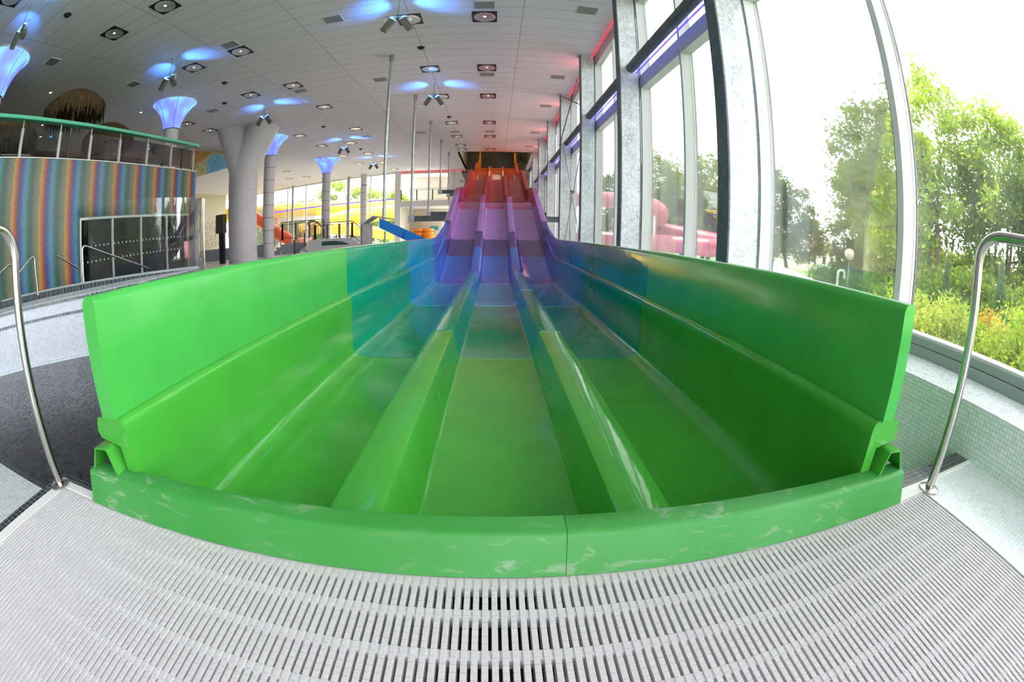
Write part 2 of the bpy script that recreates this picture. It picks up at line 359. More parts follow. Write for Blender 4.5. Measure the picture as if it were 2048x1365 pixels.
# grate: two panels of slotted bars meeting at x = .012
def grate(x0, x1, label):
    mb = MB(); pitch = .0240; n = int(round((x1-x0)/pitch)); w = .0150
    for i in range(n):
        x = x0+pitch*(i+.5)
        # bars are notched every 24 mm so the deck reads as small studs
        y = -.30
        mb.box(x-w/2, x+w/2, -.30, .93, -.046, -.0032)
        k = int(1.23/.0237)
        for j in range(k):
            ya = -.30+j*.0237+.0009
            mb.box(x-w/2, x+w/2, ya, ya+.0219, -.0032, .0)
    y = -.30+.142
    yy = .762
    while yy > -.30:
        mb.box(x0+.0006, x1-.0006, yy-.0005, yy+.030, -.046, -.0036); yy -= .142
    mb.box(x0+.0006, x1-.0006, .880, .93, -.046, -.0036)
    o = mb.build('drain_grate', M['grate'])
    tag(o, label, 'drain grate'); return o
grate(-1.908, .012, 'white slotted plastic drain grate left of the centre seam, in front of the slide')
grate(.012, 1.860, 'white slotted plastic drain grate right of the centre seam, in front of the slide')

# ------------------------------------------------------------------ the water slide
PROF = [(-99, -.25), (10.2, -.25), (10.7, -.20), (11.3, -.06), (12.3, .24), (13.0, .46), (13.7, .70), (16.6, 1.79), (17.1, 1.98), (17.5, 2.11), (18.1, 2.21), (19.0, 2.28), (20.3, 2.34),
        (21.2, 2.50), (22.2, 2.80), (23.5, 3.30), (25.4, 3.93), (26.0, 4.06), (26.8, 4.16), (28.0, 4.22), (29.6, 4.32), (30.8, 4.62), (32.2, 5.15), (33.6, 5.72), (34.4, 5.92), (35.2, 6.0), (99, 6.0)]
def zf(y):
    for (a, za), (b, zb) in zip(PROF, PROF[1:]):
        if a <= y <= b: return za+(zb-za)*(y-a)/(b-a)
def ysamp(a, b):
    s = {a, b}
    if b > 10.2:
        y = max(a, 10.2)
        while y < b-.05: s.add(round(y, 3)); y += .22
    return sorted(s)
slide = thing('water_slide', 'three-lane water slide rising from green through teal, blue and purple to red and orange', 'water slide', (0, 1, 0))
LO = [(-1.54, .50), (-1.555, .53), (-1.53, .585), (-1.40, .598), (-1.374, .596), (-1.356, .588), (-1.346, .572), (-1.343, .54), (-1.350, .30), (-1.352, .13), (-1.333, .055), (-1.29, .012), (-1.22, 0), (-.67, 0), (-.635, .018), (-.612, .07), (-.588, .215), (-.572, .252), (-.55, .262),
      (-.398, .262), (-.378, .252), (-.366, .215), (-.342, .07), (-.318, .018), (-.28, 0), (.325, 0), (.36, .018), (.383, .07), (.405, .215), (.418, .252), (.44, .262), (.596, .262), (.618, .252), (.632, .215), (.655, .07), (.68, .018), (.715, 0),
      (1.27, 0), (1.335, .012), (1.38, .055), (1.398, .13), (1.398, .30), (1.392, .54), (1.395, .572), (1.405, .588), (1.423, .596), (1.45, .598), (1.57, .585), (1.595, .53), (1.58, .50)]
UN = [(1.455, .48), (1.45, .05), (1.30, -.045), (-1.27, -.045), (-1.405, .05), (-1.41, .48)]
def section(a, b, mat, lift, label=None):
    prof = LO+UN; n = len(prof); ys = ysamp(a, b); vs = []
    for y in ys:
        z = zf(y)+lift
        vs += [(x, y, z+h) for x, h in prof]
    fs = [(i*n+k, i*n+(k+1) % n, (i+1)*n+(k+1) % n, (i+1)*n+k) for i in range(len(ys)-1) for k in range(n)]
    fs += [tuple(range(n)), tuple((len(ys)-1)*n+k for k in reversed(range(n)))]
    o = MB().add(vs, fs).build('trough_section', mat, slide, smooth=True)
    if label: o['label'] = label
    return o
SEG = [(1.035, 4.0, 'green', 'green'), (4.0, 7.0, 'teal', 'teal'), (7.0, 10.06, 'cyan', 'cyan'), (10.06, 12.35, 'blue', 'bright blue'), (12.35, 13.7, 'indigo', 'dark purple'), (13.7, 16.6, 'lilac', 'lilac'), (16.6, 19.4, 'magenta', 'magenta'),
       (19.4, 22.0, 'crimson', 'crimson'), (22.0, 25.2, 'red', 'red'), (25.2, 28.4, 'scarlet', 'scarlet'), (28.4, 32.4, 'scarlet', 'orange-red'), (32.4, 35.4, 'orange', 'orange')]
for i, (a, b, m, nm) in enumerate(SEG):
    section(a, b+.012, M[m], .004*min(i, 3)+(.003 if i % 2 and i > 3 else 0), nm+' trough section')
def topz(y):
    P = [(0, .795), (10.3, .795), (10.9, .82), (11.5, .90), (12.0, 1.0), (12.45, 1.1), (12.95, 1.24)]
    for (a, za), (b, zb) in zip(P, P[1:]):
        if a <= y <= b: return za+(zb-za)*(y-a)/(b-a)
def side_panel(a, b, mat, sgn, label):
    ys = ysamp(a, b); vs = []
    xi, xo = (-1.378, -1.466) if sgn < 0 else (1.428, 1.508)
    for y in ys:
        zb = (zf(y)+.598) if y > 10.2 else .348; zt = topz(min(y, 12.95)); s = -1 if sgn < 0 else 1
        vs += [(xi, y, zb), (xi+s*.002, y, zt-.035), (xi+s*.012, y, zt-.012), (xi+s*.03, y, zt), (xo-s*.018, y, zt), (xo, y, zt-.02), (xo, y, zb), ]
    n = 7; fs = [(i*n+k, i*n+(k+1) % n, (i+1)*n+(k+1) % n, (i+1)*n+k) for i in range(len(ys)-1) for k in range(n)]
    fs += [tuple(range(n)), tuple((len(ys)-1)*n+k for k in reversed(range(n)))]
    o = MB().add(vs, fs).build('side_panel', mat, slide, smooth=True); o['label'] = label; return o
for (a, b, m, nm), pm in zip(SEG[:4], ('green_panel', 'teal', 'cyan', 'blue')):
    if a < 2: a = 1.02
    if b > 12: b = 12.95
    side_panel(a, b, M[pm], -1, nm+' upper side panel, left wall'); side_panel(a, b, M[pm], 1, nm+' upper side panel, right wall')
# front sill and its hollow end brackets
sill = MB(); pr = [(.916, 0), (.919, .01), (.957, .112), (.961, .121), (.968, .127), (.976, .130), (1.04, .133), (1.047, .127), (1.047, -.27), (1.02, -.27), (1.0, 0)]
n = len(pr)
for xa, xb, lb in ((-1.628, .1994, 'scuffed green front sill, longer left piece'), (.2005, 1.652, 'scuffed green front sill, shorter right piece')):
    vs = [(x, y, z) for x in (xa, xb) for y, z in pr]
    fs = [(k, (k+1) % n, n+(k+1) % n, n+k) for k in range(n)]+[tuple(range(n)), tuple(n+k for k in reversed(range(n)))]
    o = MB().add(vs, fs).build('front_sill', M['scuffed'], slide, smooth=False, bevel=.0008); o['label'] = lb
def bracket(s):
    mb = MB(); pts = [(1.61, .13), (1.55, .228), (1.468, .236), (1.456, .231), (1.425, .128)] if s < 0 else [(1.645, .13), (1.588, .224), (1.518, .230), (1.506, .225), (1.470, .128)]
    th = .009
    for y0, y1 in ((.982, 1.10),):
        inner = []
        cx = sum(p[0] for p in pts)/5; cz = .17
        inner = [(p[0]+(cx-p[0])*.10, p[1]+(.16-p[1])*.10) for p in pts]
        inner[0] = (pts[0][0]-th*1.2, .131); inner[-1] = (pts[-1][0]+th*1.6, .131)
        k = len(pts)
        vs = [(s*x, y, z) for y in (y0, y1) for x, z in pts]+[(s*x, y, z) for y in (y0, y1) for x, z in inner]
        fs = []
        for i in range(k-1):
            fs += [(i, i+1, k+i+1, k+i), (2*k+i, 3*k+i, 3*k+i+1, 2*k+i+1), (i, 2*k+i, 2*k+i+1, i+1), (k+i, k+i+1, 3*k+i+1, 3*k+i)]
        mb.add(vs, fs)
    # plate closing the channel behind
    mb.box(min(s*1.58, s*1.46), max(s*1.58, s*1.46), 1.10, 1.108, .05, .225)
    mb.build('end_bracket', M['green'], slide, smooth=False)
bracket(-1); bracket(1)
# orange entry posts and hoop at the very top
for x in (-1.30, 1.50):
    mb = MB(); mb.tube([(x, 36.0, 6.0), (x, 36.0, 7.55)], .085, 8)
    mb.build('entry_post', M['amber'], slide)
    s = 1 if x > 0 else -1
    MB().add([(x, 32.9, 5.75), (x, 36, 6.3), (x, 36, 7.0), (x, 34.8, 6.6), (x+s*.07, 32.9, 5.75), (x+s*.07, 36, 6.3), (x+s*.07, 36, 7.0), (x+s*.07, 34.8, 6.6)], [(0,1,2,3),(7,6,5,4),(0,4,5,1),(1,5,6,2),(2,6,7,3),(3,7,4,0)]).build('entry_wing', M['orange'], slide)
MB().box(-1.3, 1.5, 35.3, 35.42, 6.0, 6.14).build('entry_bar', M['amber'], slide, bevel=.02)
# legs of the flat run, standing in the channel under it
for y in (1.6, 4.0, 7.0, 10.0):
    for x in (-1.2, 1.2):
        MB().box(x-.05, x+.05, y-.05, y+.05, -.62, -.29).build('support_leg', M['pipe'], slide)

# hangers: steel rods from the ceiling, a box at the end and a cross beam under the slide
H = [(14.05, 1.40, 1.08), (18.85, 1.80, 1.55), (23.75, 2.10, 1.95), (28.7, 3.93, 3.62), (33.55, 4.30, 3.85)]
for i, (y, zb, zx) in enumerate(H):
    t = thing('slide_hanger', f'galvanised steel pole hanging left of the slide, {ORD[i]} from the camera', 'hanger', (-3.54, y, CEIL), 'steel hanger poles left of the slide')
    MB().tube([(-3.54, y, CEIL), (-3.54, y, zb)], .052, 12).build('pole', M['pipe'], t)
    MB().tube([(-3.54, y, CEIL), (-3.54, y, CEIL-.22)], .085, 12).build('top_sleeve', M['steel'], t)
    MB().tube([(-3.54, y, zb+.35), (-3.54, y, zb-.02)], .068, 12).build('bottom_sleeve', M['galv'], t)
    if i: 
        MB().box(-3.68, -3.40, y-.09, y+.05, zx-.14, zx+.14).box(-3.60, -3.48, y-.06, y+.02, zx+.14, zb).build('end_plate', M['galv'], t, bevel=.01)
        b = MB(); b.box(-3.40, 2.66, y-.06, y-.05, zx-.12, zx+.12).box(-3.40, 2.66, y-.12, y+.02, zx+.10, zx+.12).box(-3.40, 2.66, y-.12, y+.02, zx-.12, zx-.10)
        b.build('cross_beam', M['beam'], t)

# ------------------------------------------------------------------ handrails by the deck
def bentpipe(pts, rb, n=8):
    """polyline with rounded corners"""
    pts = [Vector(p) for p in pts]; out = [pts[0]]
    for i in range(1, len(pts)-1):
        a, b, c = pts[i-1], pts[i], pts[i+1]; u = (a-b).normalized(); v = (c-b).normalized(); r = min(rb, (a-b).length*.49, (c-b).length*.49)
        for k in range(n+1):
            t = k/n; p0 = b+u*r; p2 = b+v*r; out.append(p0*(1-t)**2+b*2*t*(1-t)+p2*t*t)
    out.append(pts[-1]); return out
for s, x, y, lb in ((-1, -1.953, .925, 'stainless steel handrail at the left front corner of the slide'), (1, 1.925, .925, 'stainless steel handrail at the right front corner of the slide')):
    t = thing('handrail', lb, 'handrail', (x, y, 0), 'deck handrails')
    MB().tube(bentpipe([(x, y, .003), (x, y, 1.135), (x, -.45, 1.135), (x, -.45, .003)], .16, 10), .0235, 20).build('rail_tube', M['chrome'], t)
    for yy in (y, -.45): MB().lathe([(.0, .003), (.058, .003), (.058, .009), (.05, .013), (.026, .014)], (x, yy, 0), 24).build('base_flange', M['chrome'], t)

# ------------------------------------------------------------------ ceiling and its fixtures
struct(MB().box(-48, 3.6, -9, 33.3, CEIL, CEIL+.15), 'ceiling', M['ceil'])
struct(MB().prism([(-48, 33.3), (-2.8, 33.3), (-2.8, 48.3), (-9.2, 48.3), (-9.6, 43.75), (-33, 51.7), (-48, 51.7)], CEIL, CEIL+.15), 'ceiling', M['ceil'])
struct(MB().box(2.75, 3.6, 33.3, 46, CEIL, CEIL+.15), 'ceiling', M['ceil'])

ROWS = {-.41: ('straight above the slide', [11.42, 15.65, 19.25, 24.22, 27.9, 32.3]), -2.46: ('just left of the slide', [11.38, 15.65, 19.2, 24.2, 27.87, 30.75, 32.4]),
        -7.95: ('left of the hanging poles', [7.25, 11.4, 15.65, 19.23, 24.25]), -9.98: ('second left of the hanging poles', [2.98, 7.21, 11.45, 15.65]),
        -9.45: ('over the steps at the back', [27.93, 32.26, 36.75, 41.15]), -11.5: ('in front of the back glass wall', [24.2, 27.9, 32.25, 36.67]), -14.8: ('beyond the first lit column', [17.15, 19.28]),
        -18.6: ('far back on the left', [36.65, 41.35]), -20.55: ('farthest left at the back', [29.25, 41.28])}
base = None
def make_downlight():
    t = thing('downlight', '', 'ceiling light', (0, 0, CEIL))
    z = CEIL
    fr = MB()
    # square black tray with a round hole, lower edge just below the ceiling
    k = 32; R = .30; S = .335; vs = []; 
    for i in range(k):
        a = 2*PI*i/k; ca, sa = math.cos(a), math.sin(a); q = S/max(abs(ca), abs(sa))
        vs += [(R*ca, R*sa, z-.022), (q*ca, q*sa, z-.022), (q*ca, q*sa, z+.0)]
    fs = []
    for i in range(k):
        j = (i+1) % k; fs += [(3*i, 3*j, 3*j+1, 3*i+1), (3*i+1, 3*j+1, 3*j+2, 3*i+2)]
    fr.add(vs, fs); o = fr.build('tray', M['black'], t, smooth=False)
    MB().lathe([(.30, -.022), (.27, -.012), (.20, -.006), (.12, -.003), (.0, -.002)], (0, 0, z), 32).build('reflector', M['reflector'], t)
    MB().lathe([(.0, -.012), (.03, -.011), (.042, -.006), (.042, -.003)], (0, 0, z), 16).build('bulb', M['lamp'], t)
    return t
for x, (w, ys) in ROWS.items():
    for k, y in enumerate(ys):
        lb = f'square black ceiling light, {ORD[k]} from the camera {w}' if len(ys) > 1 else f'square black ceiling light {w}'
        if base is None: base = make_downlight(); d = base
        else: d = copy_tree(base)
        d.location = (x, y, CEIL); d['label'] = lb; d['group'] = 'square recessed ceiling lights'
VENTS = {-.41: ('straight above the slide', [10.7, 16.4, 26.48]), -2.48: ('just left of the slide', [26.5]), 2.25: ('beside the window columns', [10.68, 16.42, 20.6, 26.46, 30.94]), -4.52: ('left of the slide above the hanging poles', [10.73, 16.4, 26.4]),
         -7.97: ('at mid ceiling left', [10.72, 16.43, 26.38]), -12.55: ('above the balcony', [6.5, 10.78, 16.38])}
vb = None
for x, (w, ys) in VENTS.items():
    for k, y in enumerate(ys):
        if vb is None:
            vb = thing('ceiling_vent', '', 'vent', (0, 0, CEIL)); z = CEIL
            MB().box(-.29, .29, -.24, -.21, z-.014, z).box(-.29, .29, .21, .24, z-.014, z).box(-.29, -.26, -.21, .21, z-.014, z).box(.26, .29, -.21, .21, z-.014, z).build('frame', M['frame'], vb)
            g = MB()
            for q in range(14): g.obox((-.26, -.2+q*.03, z-.006), (.26, -.2+q*.03, z-.006), .02, .003, (0, .3, 1))
            g.build('grille', simple('vent grey', '#9a9a94', .6), vb); MB().box(-.26, .26, -.21, .21, z-.003, z-.001).build('backing', M['dark'], vb); d = vb
        else: d = copy_tree(vb)
        d.location = (x, y, CEIL); d['group'] = 'square air vents in the ceiling'
        d['label'] = f'square grey air vent {w}' + (f', {ORD[k]} from the camera' if len(ys) > 1 else '')
SM = [(-9.94, 5.15, 'nearest the balcony'), (-10.02, 13.6, 'beside the first lit column'), (-11.47, 15.8, 'left of the branching column'), (-2.48, 13.55, 'left of the slide above the first pole'), (-2.48, 22.9, 'left of the slide above the third pole'), (-9.41, 22.85, 'right of the branching column'), (-9.49, 30.3, 'over the steps at the back')]
for i, (x, y, w) in enumerate(SM):
    o = MB().lathe([(.0, -.085), (.04, -.082), (.075, -.06), (.10, -.025), (.125, -.015), (.13, 0)], (x, y, CEIL), 20).build('ceiling_speaker', M['dark'])
    tag(o, f'small dark dome fixture on the ceiling, {w}', 'ceiling dome', 'small dark ceiling domes')
WS = [(-14.8, 7.98), (-14.86, 13.6), (-18.24, 9.74), (-18.24, 10.9), (-19.86, 9.4), (-19.86, 10.6)]
for i, (x, y) in enumerate(WS):
    t = thing('small_spotlight', f'small lit ceiling spot above the balcony, {ORD[i]} counting outwards from the railing', 'spotlight', (x, y, CEIL), 'small ceiling spots above the balcony')
    MB().lathe([(.06, -.012), (.10, -.015), (.11, 0)], (x, y, CEIL), 16).build('rim', M['frame'], t); MB().lathe([(0, -.01), (.062, -.01)], (x, y, CEIL), 16).build('lens', M['warm'], t)

# spotlight clusters throwing blue patches on the ceiling
CL = [(-9.97, 3.74, 'at the near end above the balcony'), (-10.03, 10.25, 'above the far end of the balcony'), (-2.49, 10.05, 'left of the slide, nearest the camera'), (-2.49, 17.15, 'left of the slide, beyond the first pole'), (-10.0, 17.07, 'in front of the branching column'), (-9.29, 26.15, 'right of the branching column'), (-9.37, 33.5, 'over the steps at the back')]
def make_cluster():
    t = thing('spotlight_cluster', '', 'spotlights', (0, 0, CEIL)); z = CEIL-.6
    MB().tube([(0, 0, CEIL), (0, 0, z)], .012, 8).build('rod', M['steel'], t)
    MB().box(-.32, .32, -.03, .03, z-.02, z).build('crossbar', M['steel'], t)
    for s in (-1, 1):
        a = Vector((s*.12, 0, z-.09)); b = Vector((s*.34, .02, z-.43))
        h = MB(); h.obox(a, b, .17, .13, (0, 1, 0)); h.build('spotlight_head', simple('grey lamp housing', '#6d6862', .5, .2) if s < 0 else bpy.data.materials['grey lamp housing'], t, bevel=.01)
        MB().box(s*.30-.03, s*.30+.03, -.015, .015, z-.24, z-.02).build('yoke', M['frame'], t)
        d = (a-b).normalized(); l = MB(); l.obox(a+d*.002, a+d*.008, .14, .10, (0, 1, 0)); l.build('lens', M['blueled'], t)
    return t
cb = None
for x, y, w in CL:
    if cb is None: cb = make_cluster(); d = cb
    else: d = copy_tree(cb)
    d.location = (x, y, CEIL); d['label'] = 'pair of grey spotlights on a ceiling rod, '+w; d['group'] = 'blue spotlight pairs'
    for s in (-1, 1):
        ld = bpy.data.lights.new('blue_spot', 'SPOT'); ld.color = (.05, .27, 1.0); ld.energy = 420; ld.spot_size = math.radians(62); ld.spot_blend = 1.0; ld.shadow_soft_size = .05
        lo = bpy.data.objects.new('blue_spot', ld); C.objects.link(lo); lo.parent = d; lo.location = (s*.13, .0, -.66)
        tgt = Vector((s*.78, .33, 0)); v = tgt-lo.location; lo.rotation_euler = v.to_track_quat('-Z', 'Y').to_euler()

# ------------------------------------------------------------------ light columns with glowing fabric tops
def col_with_cone(x, y, lb, cone=True, base_z=-.02):
    t = thing('light_column', lb, 'column', (x, y, base_z), 'round white columns with glowing tops' if cone else None)
    MB().tube([(x, y, base_z), (x, y, 6.0)], .345, 32).build('shaft', M['offwhite'], t)
    for k in range(8):
        z = 6.0-.74*(k+1)
        if z > .2: MB().lathe([(.349, -.012), (.353, 0), (.349, .012)], (x, y, z), 32).build('joint_ring', M['dark'], t)
    MB().lathe([(.36, -.03), (.37, -.02), (.37, .02), (.36, .03)], (x, y, 6.0), 32).build('collar', M['dark'], t)
    if cone:
        MB().lathe([(.37, 0), (.41, .12), (.47, .32), (.57, .56), (.72, .80), (.90, 1.0), (1.02, 1.10), (1.04, 1.13)], (x, y, 6.0), 40).build('glowing_fabric', M['cone'], t)
        MB().lathe([(1.03, 1.12), (1.07, 1.13), (1.07, 1.15)], (x, y, 6.0), 40).build('rim_ring', M['frame'], t)
        for k in range(6):
            a = 2*PI*k/6+.35; rr = [(.373, 0), (.413, .12), (.473, .32), (.573, .56), (.723, .80), (.903, 1.0), (1.02, 1.10)]
            MB().tube([(x+r*math.cos(a), y+r*math.sin(a), 6.0+z) for r, z in rr], .008, 5).build('seam', M['dark'], t)
    else: MB().tube([(x, y, 6.0), (x, y, CEIL)], .345, 32).build('upper_shaft', M['offwhite'], t)
col_with_cone(-13.1, 4.6, 'glowing blue column top at the left edge, nearest the camera')
col_with_cone(-13.1, 14.1, 'round white column with glowing blue top behind the balcony rail')
col_with_cone(-13.1, 23.5, 'round white column with glowing blue top just right of the branching column')
col_with_cone(-13.1, 33.0, 'round white column with glowing blue top behind the steps')
col_with_cone(-13.1, 45.6-2.2, 'plain round white column near the back glass wall', False)
# branching column
t = thing('branching_column', 'thick white Y-shaped column with ribbed trunk and two leaning arms', 'column', (-12.9, 20.2, -.02))
tr = MB(); prof = []; z = -.02
while z < 4.86: prof += [(.80, z), (.80, z+.055), (.775, z+.065), (.775, z+.08)]; z += .085
prof.append((.80, 4.9)); tr.lathe(prof, (-12.9, 20.2, 0), 48, cap=True).build('ribbed_trunk', M['offwhite'], t)
MB().tube([(-12.9, 20.2, 4.55), (-12.98, 20.2, 4.9), (-13.98, 20.2, CEIL+.1)], [.70, .78, .80], 40).build('left_arm', M['offwhite'], t)
MB().tube([(-12.9, 20.2, 4.55), (-12.82, 20.2, 4.9), (-11.82, 20.5, CEIL+.1)], [.70, .78, .80], 40).build('right_arm', M['offwhite'], t)

# ------------------------------------------------------------------ right glass wall
COLY = [-.2, 4.66, 9.36, 13.98, 18.65, 23.5, 28.35, 33.15, 38.0]
names = ['behind the camera', 'nearest the camera, widest', 'second along the window wall', 'third along the window wall, ahead of the braces', 'fourth along the window wall, behind the braces', 'fifth along the window wall', 'sixth along the window wall', 'seventh along the window wall, by the slide top', 'eighth along the window wall']
for y, nm in zip(COLY[1:8], names[1:8]):
    t = thing('steel_column', 'tall galvanised steel column '+nm, 'column', (2.67, y, .29), 'galvanised steel window columns')
    z0, z1 = .298, CEIL
    MB().box(2.69, 3.11, y, y+.27, z0, z1).build('web', M['galv'], t)
    MB().box(2.665, 2.69, y-.004, y+.275, z0, z1).build('inner_flange', M['galvd'], t)
    MB().box(3.105, 3.13, y-.004, y+.275, z0, z1).build('outer_flange', M['galvd'], t)
MUL = [2.35+2.345*k for k in range(-4, 19)]
w = sroot('window_1', 'tall glazed wall right of the slide')
for k, y in enumerate(MUL):
    if y < -.5 and False: continue
    MB().box(3.17, 3.38, y, y+.075, .298, CEIL).build('mullion', M['frame'], w, smooth=False)
    MB().box(3.172, 3.4, y+.075, y+.083, .298, CEIL).box(3.382, 3.40, y-.012, y+.09, .298, CEIL).build('gasket', M['gasket'], w)
Y0, Y1 = MUL[0], MUL[-1]
MB().box(3.19, 3.42, Y0, Y1, .298, .375).box(3.21, 3.42, Y0, Y1, .378, .442).build('bottom_rail', M['graymet'], w, bevel=.004)
MB().box(3.23, 3.42, Y0, Y1, .442, .458).build('glazing_bead', M['frame'], w)
for i in range(len(MUL)-1):
    a, b = MUL[i]+.083, MUL[i+1]
    if a > 2.0: MB().box(3.18, 3.38, a, b, 4.42, 4.76).build('transom', M['frame'], w)
    MB().box(3.20, 3.38, a, b, CEIL-.30, CEIL).build('head_rail', M['frame'], w)
    MB().box(3.335, 3.345, a, b, .458, CEIL-.30).build('pane', M['glass'], w)
# steel tubes with purple light strips spanning between the columns
lt = [('between the first and second columns', 4.94, 9.35), ('between the second and third columns', 9.64, 13.97), ('between the third and fourth columns', 14.26, 18.64), ('between the fourth and fifth columns', 18.93, 23.49), ('between the fifth and sixth columns', 23.78, 28.34), ('between the sixth and seventh columns', 28.63, 33.14)]
for nm, a, b in lt:
    t = thing('window_tube', 'dark steel cross tube with purple light strip '+nm, 'cross tube', (2.95, a, 4.86), 'cross tubes between the window columns')
    MB().tube([(2.93, a, 4.88), (2.93, b, 4.88)], .115, 16).build('tube', M['beam'], t)
    MB().box(3.03, 3.055, a+.03, b-.03, 4.745, 4.765).build('light_strip', M['purpled'], t)
o = MB().box(3.05, 3.08, -2, 33.2, 7.10, 7.125).build('red_light_strip', M['redled']); tag(o, 'thin red light strip where ceiling meets the window wall', 'light strip')
# diagonal braces between column three and four
t = thing('cross_brace', 'thin steel tie rods crossed between the third and fourth window columns', 'brace', (2.9, 14.3, .3))
for a, b in (((2.62, 14.3, 6.3), (2.62, 18.6, 4.75)), ((2.72, 18.62, 7.05), (2.72, 14.3, 5.35)), ((2.80, 18.6, 4.7), (2.80, 14.3, .33)), ((2.86, 18.6, .33), (2.86, 14.3, 4.7))):
    MB().tube([a, b], .022, 8).build('tie_rod', M['beam'] if a[2] > 6 else M['pipe'], t)
MB().lathe([(0, -.03), (.09, -.03), (.09, .03), (0, .03)], (2.83, 16.45, 2.55), 12).build('hub_plate', M['beam'], t)

# ------------------------------------------------------------------ rainbow wall, door, balcony on the left
XL = -9.9
def wy(y): return XL+.0*y
wl = MB()
YA, YB, DZ = 6.93, 11.86, 2.10
wl.box(XL-.25, XL, -9, YA, -.02, 3.52).box(XL-.25, XL, YA, YB, DZ, 3.52).box(XL-.25, XL, YB, 12.25, -.02, 3.52)
struct(wl, 'wall_left', M['rainbow'])
struct(MB().box(-22, -10.15, -9, 12.25, 3.30, 3.50), 'floor', M['wood'])
struct(MB().box(-10.17, -9.88, -9, 12.27, 3.52, 3.545), 'trim_6', M['frame'])
struct(MB().box(-22, -10.15, 12.05, 12.25, -.02, 3.30), 'wall_left_end', M['greyw'])
d = sroot('door_1', 'glazed door front in the rainbow wall')
MB().box(XL-.08, XL+.01, YA, YB, DZ-.06, DZ).build('door_head', M['frame'], d); 
for y in (6.93, 8.19, 9.43, 10.67, 11.81): MB().box(XL-.08, XL+.01, y, y+.055, -.02, DZ-.06).build('door_stile', M['frame'], d)
for a, b in ((6.985, 8.19), (8.245, 9.43), (9.485, 10.67), (10.725, 11.81)):
    MB().box(XL-.045, XL-.035, a, b, .0, DZ-.06).build('pane', M['dglass'], d)
    dots = MB(); y = a+.06
    while y < b-.05:
        for z in (.98, 1.36): dots.box(XL-.034, XL-.031, y, y+.035, z, z+.045)
        y += .165
    dots.build('marker_dots', M['white'], d)
struct(MB().box(-14.5, -14.4, 6, 12.2, -.02, 3.3), 'wall_left_inner', M['dim'])
# balcony railing
t = thing('balcony_railing', 'glass balcony railing with broad mint-green handrail above the rainbow wall', 'railing', (XL, 4, 3.54))
MB().box(-10.12, -9.86, -4, 12.3, 4.38, 4.47).build('handrail', M['mint'], t, bevel=.02)
MB().box(-14.5, -10.0, 12.12, 12.3, 4.38, 4.45).build('return_handrail', M['mint'], t)
for y in (2.2, 3.45, 4.69, 6.01, 7.18, 8.39, 9.65, 10.84, 12.1):
    MB().box(-10.02, -9.96, y-.045, y+.045, 3.545, 4.20).box(-10.0, -9.98, y-.02, y+.02, 4.20, 4.38).build('post', M['steel'], t)
for x in (-10.6, -11.6): MB().box(x-.045, x+.045, 12.15, 12.2, 3.5, 4.2).box(x-.02, x+.02, 12.16, 12.19, 4.2, 4.38).build('post', M['steel'], t)
MB().box(-9.995, -9.985, -4, 12.1, 3.62, 4.25).build('glass_panel', M['railglass'], t)
# thatched parasols
def parasol(x, y, top, h, r, lb):
    t = thing('thatched_parasol', lb, 'parasol', (x, y, 3.5), 'thatched parasols on the balcony')
    MB().tube([(x, y, 3.5), (x, y, top-.1)], .045, 8).build('pole', M['wood'], t)
    mb = MB(); mb.lathe([(.05, top), (r*.35, top-.10), (r*.7, top-.30), (r*.93, top-.52), (r, top-h*.7), (r*.86, top-h*.66), (.1, top-.35)], (x, y, 0), 28)
    mb.build('thatch_cap', M['thatch'], t)
    st = MB()
    for k in range(2600):
        a = random.uniform(0, 2*PI); q = random.uniform(.1, 1.0)**.6; rr = r*q; zz = top-.02-.48*q**2.2
        L = random.uniform(.3, .62)*(h/1.0)*(1.0 if q > .75 else .5)
        p = Vector((x+rr*math.cos(a), y+rr*math.sin(a), zz)); o_ = Vector((math.cos(a), math.sin(a), 0))
        e = p+o_*(.22*(1-q)+.05)+Vector((random.uniform(-.07, .07), random.uniform(-.07, .07), -L*(.25+.75*q)))
        sd = (Vector((-o_.y, o_.x, 0))+o_*random.uniform(-.6, .6))*random.uniform(.012, .028); st.add([p-sd, p+sd, e+sd*.3, e-sd*.3], [(0, 1, 2, 3)])
    st.build('thatch_fringe', M['thatch'], t, smooth=False)
parasol(-11.5, 7.35, 5.95, 1.0, 1.08, 'large brown thatched parasol rising highest above the balcony rail')
parasol(-11.6, 4.9, 4.98, 1.1, 1.0, 'dark thatched parasol at the left end of the balcony')
parasol(-12.4, 9.75, 5.5, 1.1, 1.0, 'thatched parasol partly behind the railing near the lit column')
t = thing('lounge_sofa', 'dark high-backed seat behind the balcony railing', 'seat', (-11.6, 7.0, 3.5))
MB().box(-11.9, -11.2, 6.2, 7.1, 3.5, 3.9).build('seat', simple('dark upholstery', '#3a2420', .8), t, bevel=.06); MB().box(-12.05, -11.85, 6.2, 7.1, 3.5, 4.25).build('backrest', bpy.data.materials['dark upholstery'], t, bevel=.06)
t = thing('white_sunshade', 'low white sloping canvas shade behind the balcony railing', 'sunshade', (-12, 5.3, 3.5))
MB().add([(-11.2, 4.6, 3.95), (-11.2, 5.7, 3.95), (-12.4, 5.6, 4.3), (-12.4, 4.9, 4.3), (-11.2, 4.6, 3.93), (-11.2, 5.7, 3.93), (-12.4, 5.6, 4.28), (-12.4, 4.9, 4.28)], [(0,1,2,3),(7,6,5,4),(0,4,5,1),(1,5,6,2),(2,6,7,3),(3,7,4,0)]).build('canvas', M['canvas'], t)
for yy in (4.95, 5.5): MB().tube([(-12.3, yy, 3.5), (-12.3, yy, 4.27)], .02, 6).build('pole', M['steel'], t)
struct(MB().box(-22.2, -22, -9, 21, -.02, CEIL), 'wall_left_back', M['dim'])
